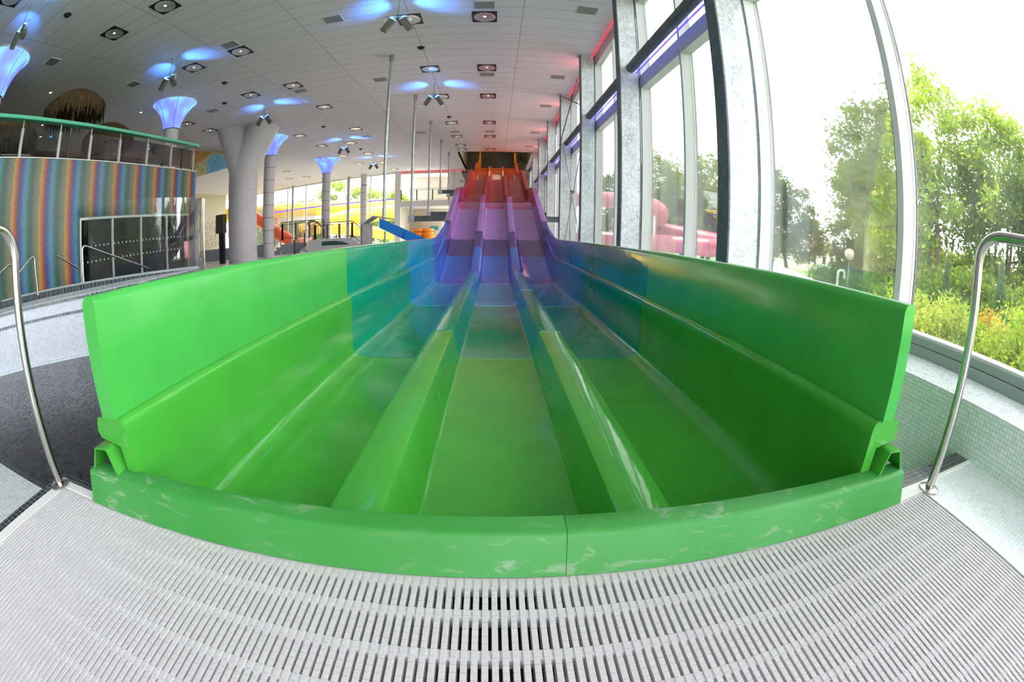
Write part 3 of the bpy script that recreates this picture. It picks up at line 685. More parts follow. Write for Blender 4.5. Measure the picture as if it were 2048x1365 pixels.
# curved mural hanging under the ceiling
def P(az, d, z): return (d*math.sin(math.radians(az)), d*math.cos(math.radians(az)), z)
mb = MB(); N = 14; top = []; bot = []
for i in range(N+1):
    f = i/N; az = -43+f*10.5; top.append(P(az, 29+1.5*f, 7.14)); bot.append(P(az, 27.0+3.4*f, 4.75+1.55*f**1.15 + (.0)))
n = N+1; vs = top+bot+[(x-.1, y+.1, z) for x, y, z in top]+[(x-.1, y+.1, z) for x, y, z in bot]
fs = [(i, i+1, n+i+1, n+i) for i in range(N)]+[(2*n+i, 3*n+i, 3*n+i+1, 2*n+i+1) for i in range(N)]+[(i, 2*n+i, 2*n+i+1, i+1) for i in range(N)]+[(n+i, n+i+1, 3*n+i+1, 3*n+i) for i in range(N)]+[(0, n, 3*n, 2*n), (N, 2*n+N, 3*n+N, n+N)]
o = mb.add(vs, fs).build('ceiling_mural', M['mapm'], None, smooth=True); tag(o, 'curved panel painted with a pale blue and yellow chart under the ceiling', 'mural')
# second green balcony line seen through the first one
o = MB().obox((-15.5, 9.4, 3.9), (-15.0, 13.5, 4.55), .12, .1).build('stair_handrail', M['mint']); tag(o, 'sloping mint-green stair handrail behind the balcony railing', 'handrail')

# ------------------------------------------------------------------ raised round pool on the left
def pol(az, d): return (d*math.sin(math.radians(az)), d*math.cos(math.radians(az)))
near = [(-84, 6.6), (-78, 6.1), (-72, 5.82), (-68.9, 5.72), (-64, 5.58), (-59.5, 5.42), (-55.2, 5.3), (-51, 5.36), (-47, 5.6), (-44.5, 5.85), (-41, 6.35), (-39, 7.0), (-38.3, 7.4)]
A = [pol(a, d) for a, d in near]
B1 = [pol(a-.0, d+.10) for a, d in near]
far = [(-84, 13), (-78, 12.2), (-72, 11.4), (-68.9, 11.0), (-64, 10.4), (-59.5, 9.9), (-55.2, 9.3), (-51, 8.8), (-47, 8.4), (-44.5, 8.15), (-41, 7.85), (-39.4, 7.7), (-38.6, 7.65)]
B2 = [pol(a, d+min(1.3, (f[1]-d)*.45)) for (a, d), f in zip(near, far)]
F0 = [pol(a, d) for a, d in far]; F1 = [pol(a, d+.35) for a, d in far]; F2 = [pol(a, d-.25) for a, d in far]
p = sroot('wall_pool', 'white mosaic wall of the raised round pool')
ribbon(MB(), A, B1, -.02, .44).build('wall_lower', M['poolwall'], p, smooth=True)
A2 = [pol(a, d+.004) for a, d in near]
ribbon(MB(), [pol(a, d-.006) for a, d in near], B1, .44, .47).build('tile_band', M['pooldark'], p, smooth=True)
ribbon(MB(), A2, B1, .47, .585).build('wall_upper', M['poolwall'], p, smooth=True)
ribbon(MB(), [pol(a, d-.012) for a, d in near], B1, .585, .61).build('rim_band', M['pooldark'], p, smooth=True)
ribbon(MB(), B1, B2, .40, .615).build('coping', M['decktile'], p, smooth=True)
ribbon(MB(), B2, F2, .40, .52).build('pool_water', simple('still pool water', '#34434a', .06), p)
ribbon(MB(), F2, F0, .40, .60).build('tile_band', M['pooldark'], p); ribbon(MB(), F0, F1, .0, .625).build('coping', M['decktile'], p)
ribbon(MB(), A, [pol(a, d-.06) for a, d in near], -.02, .0).build('edge_line', M['decktile'], p)
# curved glass screen beside the door front
t = thing('glass_screen', 'tall curved clear glass screen standing in front of the door front', 'glass screen', (-9.0, 10, 0))
sc = [(-9.55, 7.0), (-9.25, 7.9), (-8.95, 8.9), (-8.72, 9.9), (-8.62, 10.8), (-8.66, 11.1), (-8.8, 11.35)]
ribbon(MB(), sc, [(x-.015, y+.003) for x, y in sc], .0, 2.42).build('curved_pane', M['screen'], t, smooth=True)
MB().tube([(-8.8, 11.37, 0), (-8.8, 11.37, 2.42)], .035, 10).build('end_post', M['chrome'], t)
def rail(pts, lb, r=.024, rb=.14):
    t = thing('pool_handrail', lb, 'handrail', pts[0], 'stainless handrails of the left pools')
    MB().tube(bentpipe(pts, rb), r, 10).build('rail_tube', M['chrome'], t)
    MB().lathe([(0, 0), (.06, 0), (.06, .008), (.03, .012)], pts[0], 12).build('base_flange', M['chrome'], t)
rail([(-8.5, 6.02, .6), (-8.5, 6.02, 1.37), (-8.5, 8.15, .68), (-8.5, 8.35, .60)], 'long sloping stainless handrail in front of the glazed door front', .027)
rail([(-8.6, 6.02, .6), (-8.6, 6.0, .88), (-8.6, 5.3, 1.24)], 'short stainless handrail sloping left of the door front', .02)
rail([(-8.5, 4.62, .58), (-8.5, 4.56, 1.34), (-8.5, 3.95, .95)], 'bent stainless handrail in front of the rainbow stripes, right one', .022)
rail([(-8.5, 4.05, .60), (-8.5, 3.93, 1.28), (-8.5, 3.3, 1.0)], 'bent stainless handrail behind the left deck handrail', .022)
rail([(-6.24, 14, 0), (-6.24, 14, 1.47), (-5.95, 14, 1.5), (-5.55, 14, 1.15)], 'gooseneck stainless spout pipe in front of the stair platform', .03, .22)
rail([(-7.3, 14, 0), (-7.3, 14, .62), (-6.9, 14, .40)], 'low bent stainless handrail left of the gooseneck pipe', .022)
rail([(-6.35, 13.6, 0), (-6.35, 13.6, .63), (-6.0, 13.6, .46)], 'low bent stainless handrail at the foot of the gooseneck pipe', .022)

# ------------------------------------------------------------------ stair platform with slatted railings
def slat_rail(t, a, b, h=1.0, posts=3, skip=0):
    a = Vector(a); b = Vector(b); up = Vector((0, 0, 1))
    MB().tube([a+up*h, b+up*h], .028, 8).build('top_rail', M['steel'], t)
    MB().tube([a+up*(h-.14), b+up*(h-.14)], .018, 8).build('mid_rail', M['dark'], t)
    MB().tube([a+up*.10, b+up*.10], .018, 8).build('bottom_rail', M['dark'], t)
    L = (b-a).length; n = max(2, int(L/.13)); sl = MB()
    for i in range(1, n):
        p = a.lerp(b, i/n); sl.obox(p+up*.1, p+up*(h-.14), .018, .018, (1, 0, 0))
    sl.build('slats', M['wood'], t)
    for i in range(posts):
        p = a.lerp(b, i/(posts-1)); MB().obox(p, p+up*(h-.1), .12, .05, (0, 1, 0)).build('post', M['wood'], t); MB().tube([p+up*(h-.12), p+up*h], .015, 6).build('post_pin', M['steel'], t)
t = thing('stair_platform', 'raised white platform with steps and slatted railing behind the pools', 'platform', (-9.8, 26, 0))
MB().box(-11.2, -8.55, 26, 29, -.02, .83).build('platform_block', M['white'], t)
for k in range(4):
    MB().box(-11.2-.3*(k+1), -11.2-.3*k, 26, 27.4, -.02, .83-.19*(k+1)).build('step', M['white'], t); MB().box(-8.55+.3*k, -8.55+.3*(k+1), 26, 27.4, -.02, .83-.19*(k+1)).build('step', M['white'], t)
slat_rail(t, (-11.1, 26.1, .83), (-8.6, 26.1, .83), 1.0, 4); slat_rail(t, (-12.6, 26.1, -.02), (-11.1, 26.1, .83), 1.0, 3); slat_rail(t, (-8.6, 26.1, .83), (-7.6, 26.1, .1), 1.0, 2)
pts = [(-10.6, .42), (-10.6, .68)]+[(-10.6+1.5*i/8, .68-.0*i) for i in range(1, 5)]+[(-9.6, .66), (-9.2, .60), (-8.9, .50), (-8.75, .42)]
mbp = MB(); n = len(pts); mbp.add([(x, 25.985, z) for x, z in pts]+[(x, 25.999, z) for x, z in pts], [tuple(range(n)), tuple(range(2*n-1, n-1, -1))]+[(i, n+i, n+(i+1) % n, (i+1) % n) for i in range(n)])
mbp.build('window_slot', simple('dark green panel', '#2f6350', .4), t)
t = thing('upper_stair', 'second flight with slatted railing left of the white platform', 'stairs', (-14.5, 28, 0))
MB().box(-14.6, -11.4, 28, 30, -.02, .66).build('landing', M['greyw'], t)
for k in range(3): MB().box(-14.6-.35*(k+1), -14.6-.35*k, 28, 29.5, -.02, .66-.2*(k+1)).build('step', M['greyw'], t)
slat_rail(t, (-14.5, 28.1, .95), (-11.3, 28.1, .95), 1.2, 4); slat_rail(t, (-16.0, 28.1, -.02), (-14.5, 28.1, .95), 1.2, 3)
o = MB().box(-20.6, -14.2, 26, 26.2, -.02, .74).box(-20.65, -14.15, 25.97, 26.23, .74, .76).build('low_wall', M['greyw']); tag(o, 'low grey wall at the foot of the branching column', 'wall')
t = thing('steel_hood', 'open stainless steel hood left of the blue board', 'hood', (-3.8, 13, 0))
MB().box(-4.0, -3.95, 13, 13.7, -.02, 1.28).build('side_sheet', M['steel'], t); MB().box(-3.95, -3.80, 13.55, 13.6, -.02, 1.28).build('back_sheet', M['steel'], t)
MB().obox((-3.98, 13.35, 1.27), (-3.64, 13.35, 1.48), .7, .03).build('sloped_roof', M['frame'], t); MB().obox((-3.64, 13.35, 1.48), (-3.12, 13.35, 1.38), .7, .04).build('flat_roof', M['steel'], t)
t = thing('blue_board', 'bright blue board sloping down behind the left slide wall', 'board', (-2.3, 11.5, .6))
a, b, c, d2 = (-3.0, 11.4, 1.085), (-3.0, 11.4, 1.35), (-1.62, 11.6, .69), (-1.62, 11.6, .40)
o = MB().add([a, b, c, d2]+[(x, y+.05, z) for x, y, z in (a, b, c, d2)], [(0,1,2,3),(7,6,5,4),(0,4,5,1),(1,5,6,2),(2,6,7,3),(3,7,4,0)]).build('board_face', simple('sky blue board', '#0f6fbe', .5, spec=.2), t)
MB().obox((-2.38, 11.47, .80), (-2.30, 11.47, 1.00), .02, .03).build('joint_strip', M['blue'], t)
for x in (-2.9, -1.8): MB().tube([(x, 11.62, -.62 if x > -1.7 else -.02), (x, 11.62, 1.0 if x < -2 else .50)], .03, 8).build('leg', M['pipe'], t)

# ------------------------------------------------------------------ back of the hall
YBk = 43.0
bk = MB(); bk.box(-9.8, -9.2, YBk, YBk+.5, -.02, CEIL).build('wall_back_pier', M['white'])['kind'] = 'structure'
struct(MB().box(-9.2, -4.4, YBk-.1, YBk+5, 3.60, 4.18), 'floor', M['white'])
struct(MB().box(-9.2, -2.8, YBk+5, YBk+5.2, -.02, CEIL), 'wall_back', M['cream'])
struct(MB().box(-9.3, -9.2, YBk+.5, YBk+5, -.02, 3.6), 'wall_back_side', M['cream'])
struct(MB().box(-4.45, -2.8, YBk-.1, YBk+.2, -.02, CEIL), 'wall_back', M['white'])
struct(MB().box(-9.2, -4.45, YBk-.03, YBk+.2, 6.86, CEIL), 'trim_7', M['cream'])
struct(MB().box(-2.8, 3.5, YBk, YBk+.2, -.02, 9.6), 'wall_back', M['dim'])
struct(MB().box(-2.9, -2.8, 33.3, YBk, CEIL, 9.6), 'wall_left_tower', M['cream'])
struct(MB().box(2.75, 2.85, 33.3, YBk, CEIL+.15, 9.6), 'wall_right_tower', M['dim'])
struct(MB().box(-2.9, 2.85, 33.2, 33.3, CEIL+.15, 9.6), 'wall_front_tower', M['dim'])
struct(MB().box(-2.9, 2.85, 33.2, YBk+.2, 9.6, 9.7), 'ceiling', M['cream'])
struct(MB().box(-2.7, 2.66, 35.45, YBk, 5.75, 5.98), 'floor', M['dim'])
struct(MB().box(-4.1, -3.85, YBk-.13, YBk-.1, -.02, CEIL), 'trim_8', M['offwhite'])
o = MB().box(-9.2, -2.85, YBk-.13, YBk-.10, 7.02, 7.07).build('red_light_strip', M['redled']); tag(o, 'thin red light strip along the top of the back wall', 'light strip')
d = sroot('door_2', 'dark double door behind the slide top')
MB().box(.06, 1.85, YBk-.06, YBk-.01, 5.98, 8.85).build('door_leaf', M['darkpanel'], d); MB().box(.93, .97, YBk-.08, YBk-.05, 5.98, 8.3).build('door_gap', M['brown'], d); MB().box(.06, 1.85, YBk-.08, YBk-.05, 8.3, 8.36).build('transom', M['brown'], d)
d = sroot('door_3', 'brown panels left of the dark double door')
MB().box(-1.2, .05, YBk-.05, YBk-.01, 5.98, 8.35).build('door_leaf', M['brown'], d); MB().box(-.5, -.47, YBk-.07, YBk-.05, 5.98, 8.35).build('door_gap', M['dark'], d)
o = MB().box(2.2, 2.42, YBk-.2, YBk-.02, 8.15, 8.5).build('wall_speaker', M['black'], bevel=.02); tag(o, 'small black loudspeaker high on the wall right of the dark door', 'loudspeaker')
t = thing('tower_railing', 'slatted railing on the landing right of the slide top', 'railing', (2.2, 40, 5.98)); slat_rail(t, (1.8, 40, 5.98), (2.6, 40, 5.98), 1.3, 2)
t = thing('starting_post', 'dark post with round head left of the orange slide entry', 'post', (-1.75, 36.5, 5.98)); MB().box(-1.85, -1.65, 36.4, 36.6, 5.98, 7.1).build('cabinet', M['darkpanel'], t); MB().lathe([(0, -.16), (.16, -.12), (.18, 0), (.16, .12), (0, .16)], (-1.72, 36.5, 7.2), 12).build('head', M['dark'], t)
t = thing('gallery_railing', 'slatted steel railing of the upper gallery on the back wall', 'railing', (-7, YBk, 4.18)); slat_rail(t, (-9.15, YBk+.1, 4.18), (-4.5, YBk+.1, 4.18), 1.2, 4)
o = MB().box(-6.95, -6.05, YBk+4.95, YBk+4.99, 1.30, 1.72).build('teal_sign', M['teal_sign']); tag(o, 'small teal sign plate on the cream wall above the orange rings', 'sign')
o = MB().box(-3.5, -2.83, YBk-.13, YBk-.1, 5.85, 6.1).build('wall_vent', M['greyw']); tag(o, 'long grey vent slot on the white back wall left of the slide', 'vent')
# pile of orange swim rings
rp = [(-8.15, .30, 0), (-8.05, .67, .1), (-7.95, 1.05, 0), (-6.8, .30, 0), (-6.85, .67, .1), (-6.95, 1.05, 0), (-7.95, 1.42, .1), (-6.95, 1.42, .1)]
where = ['bottom of the left stack', 'second from the floor in the left stack', 'third from the floor in the left stack', 'bottom of the right stack', 'second from the floor in the right stack', 'third from the floor in the right stack', 'topmost of the left stack', 'topmost of the right stack']
for (x, z, tl), wv in zip(rp, where):
    mb = MB(); R, r = .46, .19; n1, n2 = 24, 10; vs = []
    for i in range(n1):
        for j in range(n2):
            a, b = 2*PI*i/n1, 2*PI*j/n2; vs.append((x+(R+r*math.cos(b))*math.cos(a), YBk+3.4+(R+r*math.cos(b))*math.sin(a), z-.13+r*math.sin(b)+tl*.1*math.cos(a)))
    fs = [(i*n2+j, i*n2+(j+1) % n2, ((i+1) % n1)*n2+(j+1) % n2, ((i+1) % n1)*n2+j) for i in range(n1) for j in range(n2)]
    mb.sm = True; o = mb.add(vs, fs).build('swim_ring', M['ring']); tag(o, 'orange inflatable swim ring, '+wv, 'swim ring', 'orange swim rings by the back wall')
struct(MB().box(-9.2, -4.4, YBk+2.5, YBk+5, -.02, -.01), 'floor', M['floor'])
# far glazed wall
w2 = sroot('window_2', 'far glazed wall behind the left pools')
fa = Vector((-9.8, 43.6, 0)); fb = Vector((-33.0, 51.5, 0))
for k in range(9):
    p = fa.lerp(fb, k/8); MB().box(p.x-.06, p.x+.06, p.y-.06, p.y+.06, -.02, CEIL).build('mullion', M['frame'], w2)
for z, hh, m in ((-.02, .12, 'frame'), (4.42, .10, 'frame'), (CEIL-.12, .12, 'frame')): MB().obox(fa+Vector((0, 0, z+hh/2)), fb+Vector((0, 0, z+hh/2)), .12, hh).build('transom', M[m], w2)
MB().obox(fa+Vector((0, 0, 3.6)), fb+Vector((0, 0, 3.6)), .012, 7.0).build('pane', M['glass'], w2)
MB().obox(fa+Vector((0, -.1, 4.40)), fb+Vector((0, -.1, 4.40)), .03, .05).build('light_strip', M['purpled'], w2)
for k in (1.9, 4.6):
    p = fa.lerp(fb, k/8)+Vector((.3, -1.2, 0)); o = MB().tube([(p.x, p.y, -.02), (p.x, p.y, CEIL)], .15, 14).build('slim_column', M['pipe']); tag(o, 'slim grey steel column by the far glass wall, '+('right one' if k < 3 else 'left one'), 'column', 'slim columns by the far glass wall')
# white end wall with a scatter of black strokes
struct(MB().box(-33.3, -33.0, 36, 47.5, -.02, CEIL), 'wall_left_far', M['cream'])
for i in range(7):
    for j in range(9):
        if random.random() < .85:
            y = 40.6+i*.85+random.uniform(-.2, .2); z = .6+j*.34+random.uniform(-.1, .1)+.1*i
            o = MB().obox((-32.985, y, z), (-32.985, y+.28, z+.2), .03, .05, (1, 0, 0)).build('wall_stroke', M['dark']); tag(o, 'short dark slanting stroke on the cream end wall', 'wall decoration', 'dark strokes on the cream end wall')
t = thing('speaker_stand', 'dark loudspeaker box standing left of the branching column', 'loudspeaker', (-14.6, 20.4, 0)); MB().box(-14.75, -14.25, 20.2, 20.6, 1.6, 2.6).build('cabinet', simple('bronze grey', '#5d5648', .5), t); MB().box(-14.6, -14.3, 20.3, 20.5, -.02, 1.6).build('stand', M['dark'], t)
# hall walls behind the camera (unseen unglazed opening there, sized for the fill light it lets in)
struct(MB().box(-1, 3.6, -9.2, -9, -.75, .3).box(-1, 3.6, -9.2, -9, 6.8, CEIL).box(-48, -1, -9.2, -9, -.75, CEIL), 'wall_front', M['white'])
struct(MB().box(-48.2, -48, -9, 56, -.75, CEIL), 'wall_left_outer', M['cream'])
for k in (11,): struct(MB().box(-48+4.69*k-.1, -48+4.69*k+.1, -9.2, -9, 1.0, 6.4), 'trim_9', M['frame'])

# ------------------------------------------------------------------ outside
struct(MB().box(3.6, 90, -60, 110, -1.3, -.75), 'ground', M['grass'])
struct(MB().box(-90, 3.6, 52, 110, -.9, -.35), 'ground', M['grass'])
struct(MB().box(3.6, 7.0, -20, 14, -.75, -.70).box(3.6, 20, 14, 60, -.75, -.70), 'path', M['paving'])  # paving made broad and pale to bounce daylight up to the ceiling
def quads(name, cen, size, mat, parent, flat=0.0, origin=None):
    """leaf cards: one mesh of randomly turned quads"""
    n = len(cen); a = RNG.normal(size=(n, 3)); a[:, 2] *= (1-flat); a /= np.linalg.norm(a, axis=1, keepdims=True)
    b = RNG.normal(size=(n, 3)); b -= (a*b).sum(1, keepdims=True)*a; b /= np.linalg.norm(b, axis=1, keepdims=True); c = np.cross(a, b)
    s = (size*RNG.uniform(.6, 1.3, n))[:, None]
    # 6-gon-ish leaf: pointed ends
    v = np.stack([cen-b*s, cen-b*s*.25+c*s*.42, cen+b*s, cen-b*s*.25-c*s*.42], 1).reshape(-1, 3)
    if origin is not None: v = v-np.array(origin)
    me = bpy.data.meshes.new(name); me.vertices.add(4*n); me.vertices.foreach_set('co', v.ravel()); me.loops.add(4*n); me.loops.foreach_set('vertex_index', np.arange(4*n))
    me.polygons.add(n); me.polygons.foreach_set('loop_start', np.arange(n)*4); me.polygons.foreach_set('loop_total', np.full(n, 4)); me.update(); me.materials.append(mat)
    o = bpy.data.objects.new(name, me); C.objects.link(o)
    if parent: o.parent = parent
    return o
def crown(blobs, clusters, per, cr, fill=.5):
    """clusters of leaves spread through ellipsoid blobs ((cx,cy,cz),(rx,ry,rz),weight)"""
    W = np.array([b[2] for b in blobs], float); W /= W.sum(); pts = []
    tips = []
    for b, w_ in zip(blobs, W):
        k = max(2, int(clusters*w_)); d = RNG.normal(size=(k, 3)); d /= np.linalg.norm(d, axis=1, keepdims=True); r = RNG.uniform(fill, 1, k)[:, None]**.6
        cc = np.array(b[0])+d*r*np.array(b[1]); tips.append(cc)
        q = RNG.normal(size=(k, per, 3))*cr*RNG.uniform(.6, 1.3, (k, 1, 1)); q[:, :, 2] *= .75
        pts.append((cc[:, None, :]+q).reshape(-1, 3))
    return np.concatenate(pts), np.concatenate(tips)
def tree(lb, base_, h, r, blobs, clusters, per, cr, ls, mat, trunks=1, group='garden trees', cat='tree', branches=26):
    t = thing('tree', lb, cat, base_, group); b0 = Vector(base_)
    pts, tips = crown(blobs, clusters, per, cr); quads('foliage', pts, ls, mat, t, .2, base_)
    tm = MB(); joints = []
    for k in range(trunks):
        a = 2*PI*k/max(trunks, 1)+.7; off = Vector((math.cos(a), math.sin(a), 0))*(r*2.2 if trunks > 1 else 0); p = b0+off; path = [p.copy()]; rad = [r*1.3]
        for i in range(1, 6):
            p = p+Vector((random.uniform(-.25, .25), random.uniform(-.25, .25), h/5))+off*.35; path.append(p.copy()); rad.append(r*(1-.14*i)); joints.append((p.copy(), rad[-1]))
        tm.tube(path, rad, 8)
    for q in RNG.permutation(len(tips))[:branches]:
        e = Vector(tips[q]); c_ = [j for j in joints if j[0].z < e.z+.5] or joints[:1]; j = min(c_, key=lambda jj: (jj[0]-e).length); mid = j[0].lerp(e, .5)+Vector((0, 0, .15*(e-j[0]).length)); tm.tube([j[0], mid, e], [j[1]*.5, j[1]*.3, .015], 5)
    tm.build('trunk', M['bark'], t); return t
def shrub(lb, base_, blobs, clusters, per, cr, ls, mat, group='shrubs outside the window', cat='shrub'):
    t = thing('shrub', lb, cat, base_, group); pts, tips = crown(blobs, clusters, per, cr, .3); quads('foliage', pts, ls, mat, t, 0, base_)
    sm = MB(); b0 = Vector(base_)
    for q in RNG.permutation(len(tips))[:14]: sm.tube([b0, b0.lerp(Vector(tips[q]), .5)+Vector((0, 0, .1)), Vector(tips[q])], [.03, .02, .006], 4)
    sm.build('stems', M['bark'], t); return t
def azp(az, d, z=0): a = math.radians(az); return (d*math.sin(a), d*math.cos(a), z)
GZ = -.75
# the large trees right of the window
b = azp(57, 19, GZ); 
tree('tall pale green tree filling the widest window pane', b, 6.5, .16, [((b[0]-1.0, b[1]+2.2, 5.6), (2.2, 2.2, 2.2), 3), ((b[0]+.6, b[1]+.6, 7.4), (2.0, 2.0, 2.4), 3), ((b[0]+2.0, b[1]-2.6, 6.4), (2.2, 2.2, 1.8), 2), ((b[0]-.6, b[1]+1.8, 3.0), (2.4, 2.4, 1.8), 3), ((b[0]+.8, b[1]-1.5, 4.4), (2.0, 2.4, 1.4), 1.3)], 230, 90, .34, .13, M['leafA'], 3)
b = azp(68, 20, GZ)
tree('broad dark tree behind the right handrail', b, 5.0, .15, [((b[0], b[1], 5.2), (2.6, 2.6, 1.9), 3), ((b[0]+1.5, b[1]-3.4, 4.9), (2.4, 2.4, 1.8), 2), ((b[0]-1.2, b[1]+2.2, 4.0), (2.0, 2.2, 1.6), 2), ((b[0]+.6, b[1]-1, 2.4), (3.0, 3.4, 1.4), 1.6)], 220, 80, .36, .13, M['leafB'], 4)
b = azp(77, 20, GZ)
tree('dark tree at the right edge beyond the handrail', b, 5.0, .14, [((b[0], b[1], 4.6), (2.6, 2.8, 2.2), 3), ((b[0], b[1], 2.2), (2.6, 3.0, 1.6), 2)], 130, 80, .36, .13, M['leafB'], 3)
b = azp(38.2, 27, GZ)
tree('grey-green tree beside the first steel column', b, 4.2, .14, [((b[0]-.9, b[1]+.6, 4.0), (1.2, 1.2, 1.6), 3), ((b[0]+.3, b[1]-.2, 3.2), (1.2, 1.2, 1.5), 2), ((b[0]+.6, b[1]-.6, 1.8), (1.2, 1.2, 1.3), 2), ((b[0]-.6, b[1]+.6, 1.8), (1.3, 1.3, 1.3), 2)], 120, 90, .28, .12, M['leafB'], 1)
b = azp(46.5, 26, GZ)
tree('low tree behind the globe street lamp', b, 2.5, .1, [((b[0], b[1], 2.2), (1.7, 1.7, 1.3), 2), ((b[0]+.3, b[1]-.5, .7), (1.8, 1.8, 1.1), 2), ((b[0]+1.8, b[1]-1.5, 2.4), (1.8, 1.8, 2.0), 2)], 130, 80, .3, .12, M['leafA'], 2)
b = azp(52, 24, GZ)
tree('leafy tree left of the widest mullion, half hidden by it', b, 5.5, .14, [((b[0], b[1], 1.8), (2.0, 2.2, 2.2), 3), ((b[0]-.9, b[1]+1.2, 4.6), (2.0, 2.0, 1.8), 3), ((b[0]+.5, b[1]-.3, 6.6), (2.0, 2.0, 1.9), 2.5)], 230, 85, .33, .13, M['leafA'], 2)
# hedge-like row of far trees behind the red tubes
for az, d, hh, lb in ((21, 42, 9.0, 'tall far tree behind the red tubes, left of two'), (27, 40, 8.6, 'tall far tree behind the red tubes, right of two'), (15.5, 46, 7.8, 'far tree seen between the second and third columns'), (32, 36, 6.0, 'far tree behind the nearest steel column'), (24.2, 46, 7.5, 'far tree between the two tall ones behind the red tubes')):
    b = azp(az, d, GZ); s = d*.055
    tree(lb, b, hh*.6, .18, [((b[0], b[1], hh*.75), (s, s, hh*.28), 3), ((b[0]+.8, b[1], hh*.42), (s*1.2, s, hh*.30), 3), ((b[0]-1, b[1], hh*.22), (s*1.2, s, hh*.22), 2)], 150, 70, .42, .19, M['leafA'] if az in (21, 27) else M['leafB'], 2, 'far trees right')
# conifers and shrubs below the big trees
for az, d, hh, lb in ((59.9, 13.5, 2.15, 'slim pale conifer left of the handrail'), (68, 13.0, 2.4, 'broader dark conifer behind the right handrail')):
    b = azp(az, d, GZ); t = thing('conifer', lb, 'conifer', b, 'small conifers outside'); k = 5200; f = RNG.uniform(0, 1, k)**.8; a = RNG.uniform(0, 2*PI, k); rr = (1-f)*(.30 if az < 60 else .52)*RNG.uniform(.3, 1, k)+.03
    pts = np.stack([b[0]+rr*np.cos(a), b[1]+rr*np.sin(a), b[2]+.1+f*hh+.0*rr], 1); quads('needles', pts, .045, M['leafD'], t, .9, b); MB().tube([b, (b[0], b[1], b[2]+hh*.9)], [.05, .01], 6).build('trunk', M['bark'], t)
SH = [(57.0, 9.6, 1.25, 1.0, 'leafC', 'yellow-green shrub at the corner of the green slide'), (60.5, 9.4, 1.35, 1.05, 'leafC', 'rounded yellow shrub left of the right handrail'), (64.2, 9.6, 1.2, .9, 'leafA', 'light green shrub directly behind the right handrail post'),
      (67.0, 9.8, 1.25, .55, 'leafR', 'reddish shrub right of the handrail post'), (71.2, 9.0, 1.75, 1.0, 'leafC', 'tall yellow-green shrub at the right edge'), (69.3, 8.2, 1.0, 1.0, 'leafA', 'green shrub sloping below the red one'), (74.5, 8.0, 1.5, 1.2, 'leafA', 'large green shrub at the far right edge'),
      (62.5, 7.6, .75, .8, 'leafB', 'low dark green ground shrub below the yellow ones'), (67.5, 7.0, .6, .8, 'leafB', 'low ground shrub near the window, right of the handrail'), (72.0, 6.4, .55, .8, 'leafA', 'lowest green shrub at the right edge'), (54.0, 11, 1.3, 1.1, 'leafA', 'green shrub behind the corner of the green slide')]
for az, d, hh, rr, mt, lb in SH:
    b = azp(az, d, GZ); shrub(lb, b, [((b[0], b[1], GZ+hh*.55), (rr*.75, rr*.75, hh*.45), 3), ((b[0]+.3, b[1]-.2, GZ+hh*.35), (rr*.7, rr*.7, hh*.35), 1)], 55, 60, .14, .05, M[mt])
for az, d, hh, lb in ((44, 22, 1.2, 'low hedge shrub beyond the white canopy, left'), (48, 20, 1.1, 'low hedge shrub beyond the white canopy, middle'), (52.5, 18, 1.2, 'low hedge shrub beyond the white canopy, right'), (62, 16, 2.2, 'dark undergrowth below the tall trees, left'), (67, 16, 2.4, 'dark undergrowth below the tall trees, middle'), (73, 15, 2.4, 'dark undergrowth below the tall trees, right'), (57, 17, 2.0, 'dark undergrowth beside the widest mullion')):
    b = azp(az, d, GZ); shrub(lb, b, [((b[0], b[1], GZ+hh*.5), (1.5, 1.5, hh*.5), 3)], 60, 70, .24, .09, M['leafB'])
for k, az in enumerate((50, 54.5, 59, 63.5, 68, 72.5, 77)):
    b = azp(az, 27, GZ); shrub('dark hedge bush far behind the tall garden trees, '+ORD[k]+' from the left', b, [((b[0], b[1], 1.1), (1.9, 1.9, 1.9), 3)], 70, 80, .3, .13, M['leafB'], 'far hedge bushes')
# red tube slide outside
def tubeslide(name, lb, pts, r, mat, bands=True, grp=None, cat='water slide'):
    t = thing(name, lb, cat, pts[0], grp); P_ = [Vector(p) for p in pts]; sm = []
    for i in range(len(P_)-1):
        p0, p1, p2, p3 = P_[max(i-1, 0)], P_[i], P_[i+1], P_[min(i+2, len(P_)-1)]
        for k in range(8):
            u = k/8; sm.append(.5*((2*p1)+(-p0+p2)*u+(2*p0-5*p1+4*p2-p3)*u*u+(-p0+3*p1-3*p2+p3)*u**3))
    sm.append(P_[-1]); MB().tube(sm, r, 20).build('tube', mat, t)
    if bands:
        for k in range(6, len(sm)-2, 12): d_ = (sm[k+1]-sm[k]).normalized(); MB().tube([sm[k]-d_*.04, sm[k]+d_*.04], r*1.06, 20).build('joint_flange', mat, t)
    for k in range(4, len(sm), 16):
        MB().tube([(sm[k].x, sm[k].y, GZ), (sm[k].x, sm[k].y, sm[k].z-r*.9)], .08, 8).build('support', M['frame'], t)
    return t
tubeslide('tube_slide', 'long horizontal red tube slide outside, lowest of the red tubes', [(6.4, 37, .75), (8.5, 35, .72), (11.4, 31.4, .7), (13.3, 28.2, .72), (14.3, 26.5, .75), (15.4, 27.0, 1.0), (15.2, 29.5, 1.25), (13.8, 32.5, 1.6), (12.0, 34.3, 1.9)], .62, M['pink'])
tubeslide('tube_slide', 'upper red tube slide outside, curving down from the left', [(6.0, 34.5, 3.8), (8.0, 33.0, 3.75), (10.8, 31.6, 3.55), (12.0, 31.4, 3.1), (12.3, 32.6, 2.5), (11.2, 34.0, 2.1), (9.5, 35.2, 1.9)], .60, M['pink'])
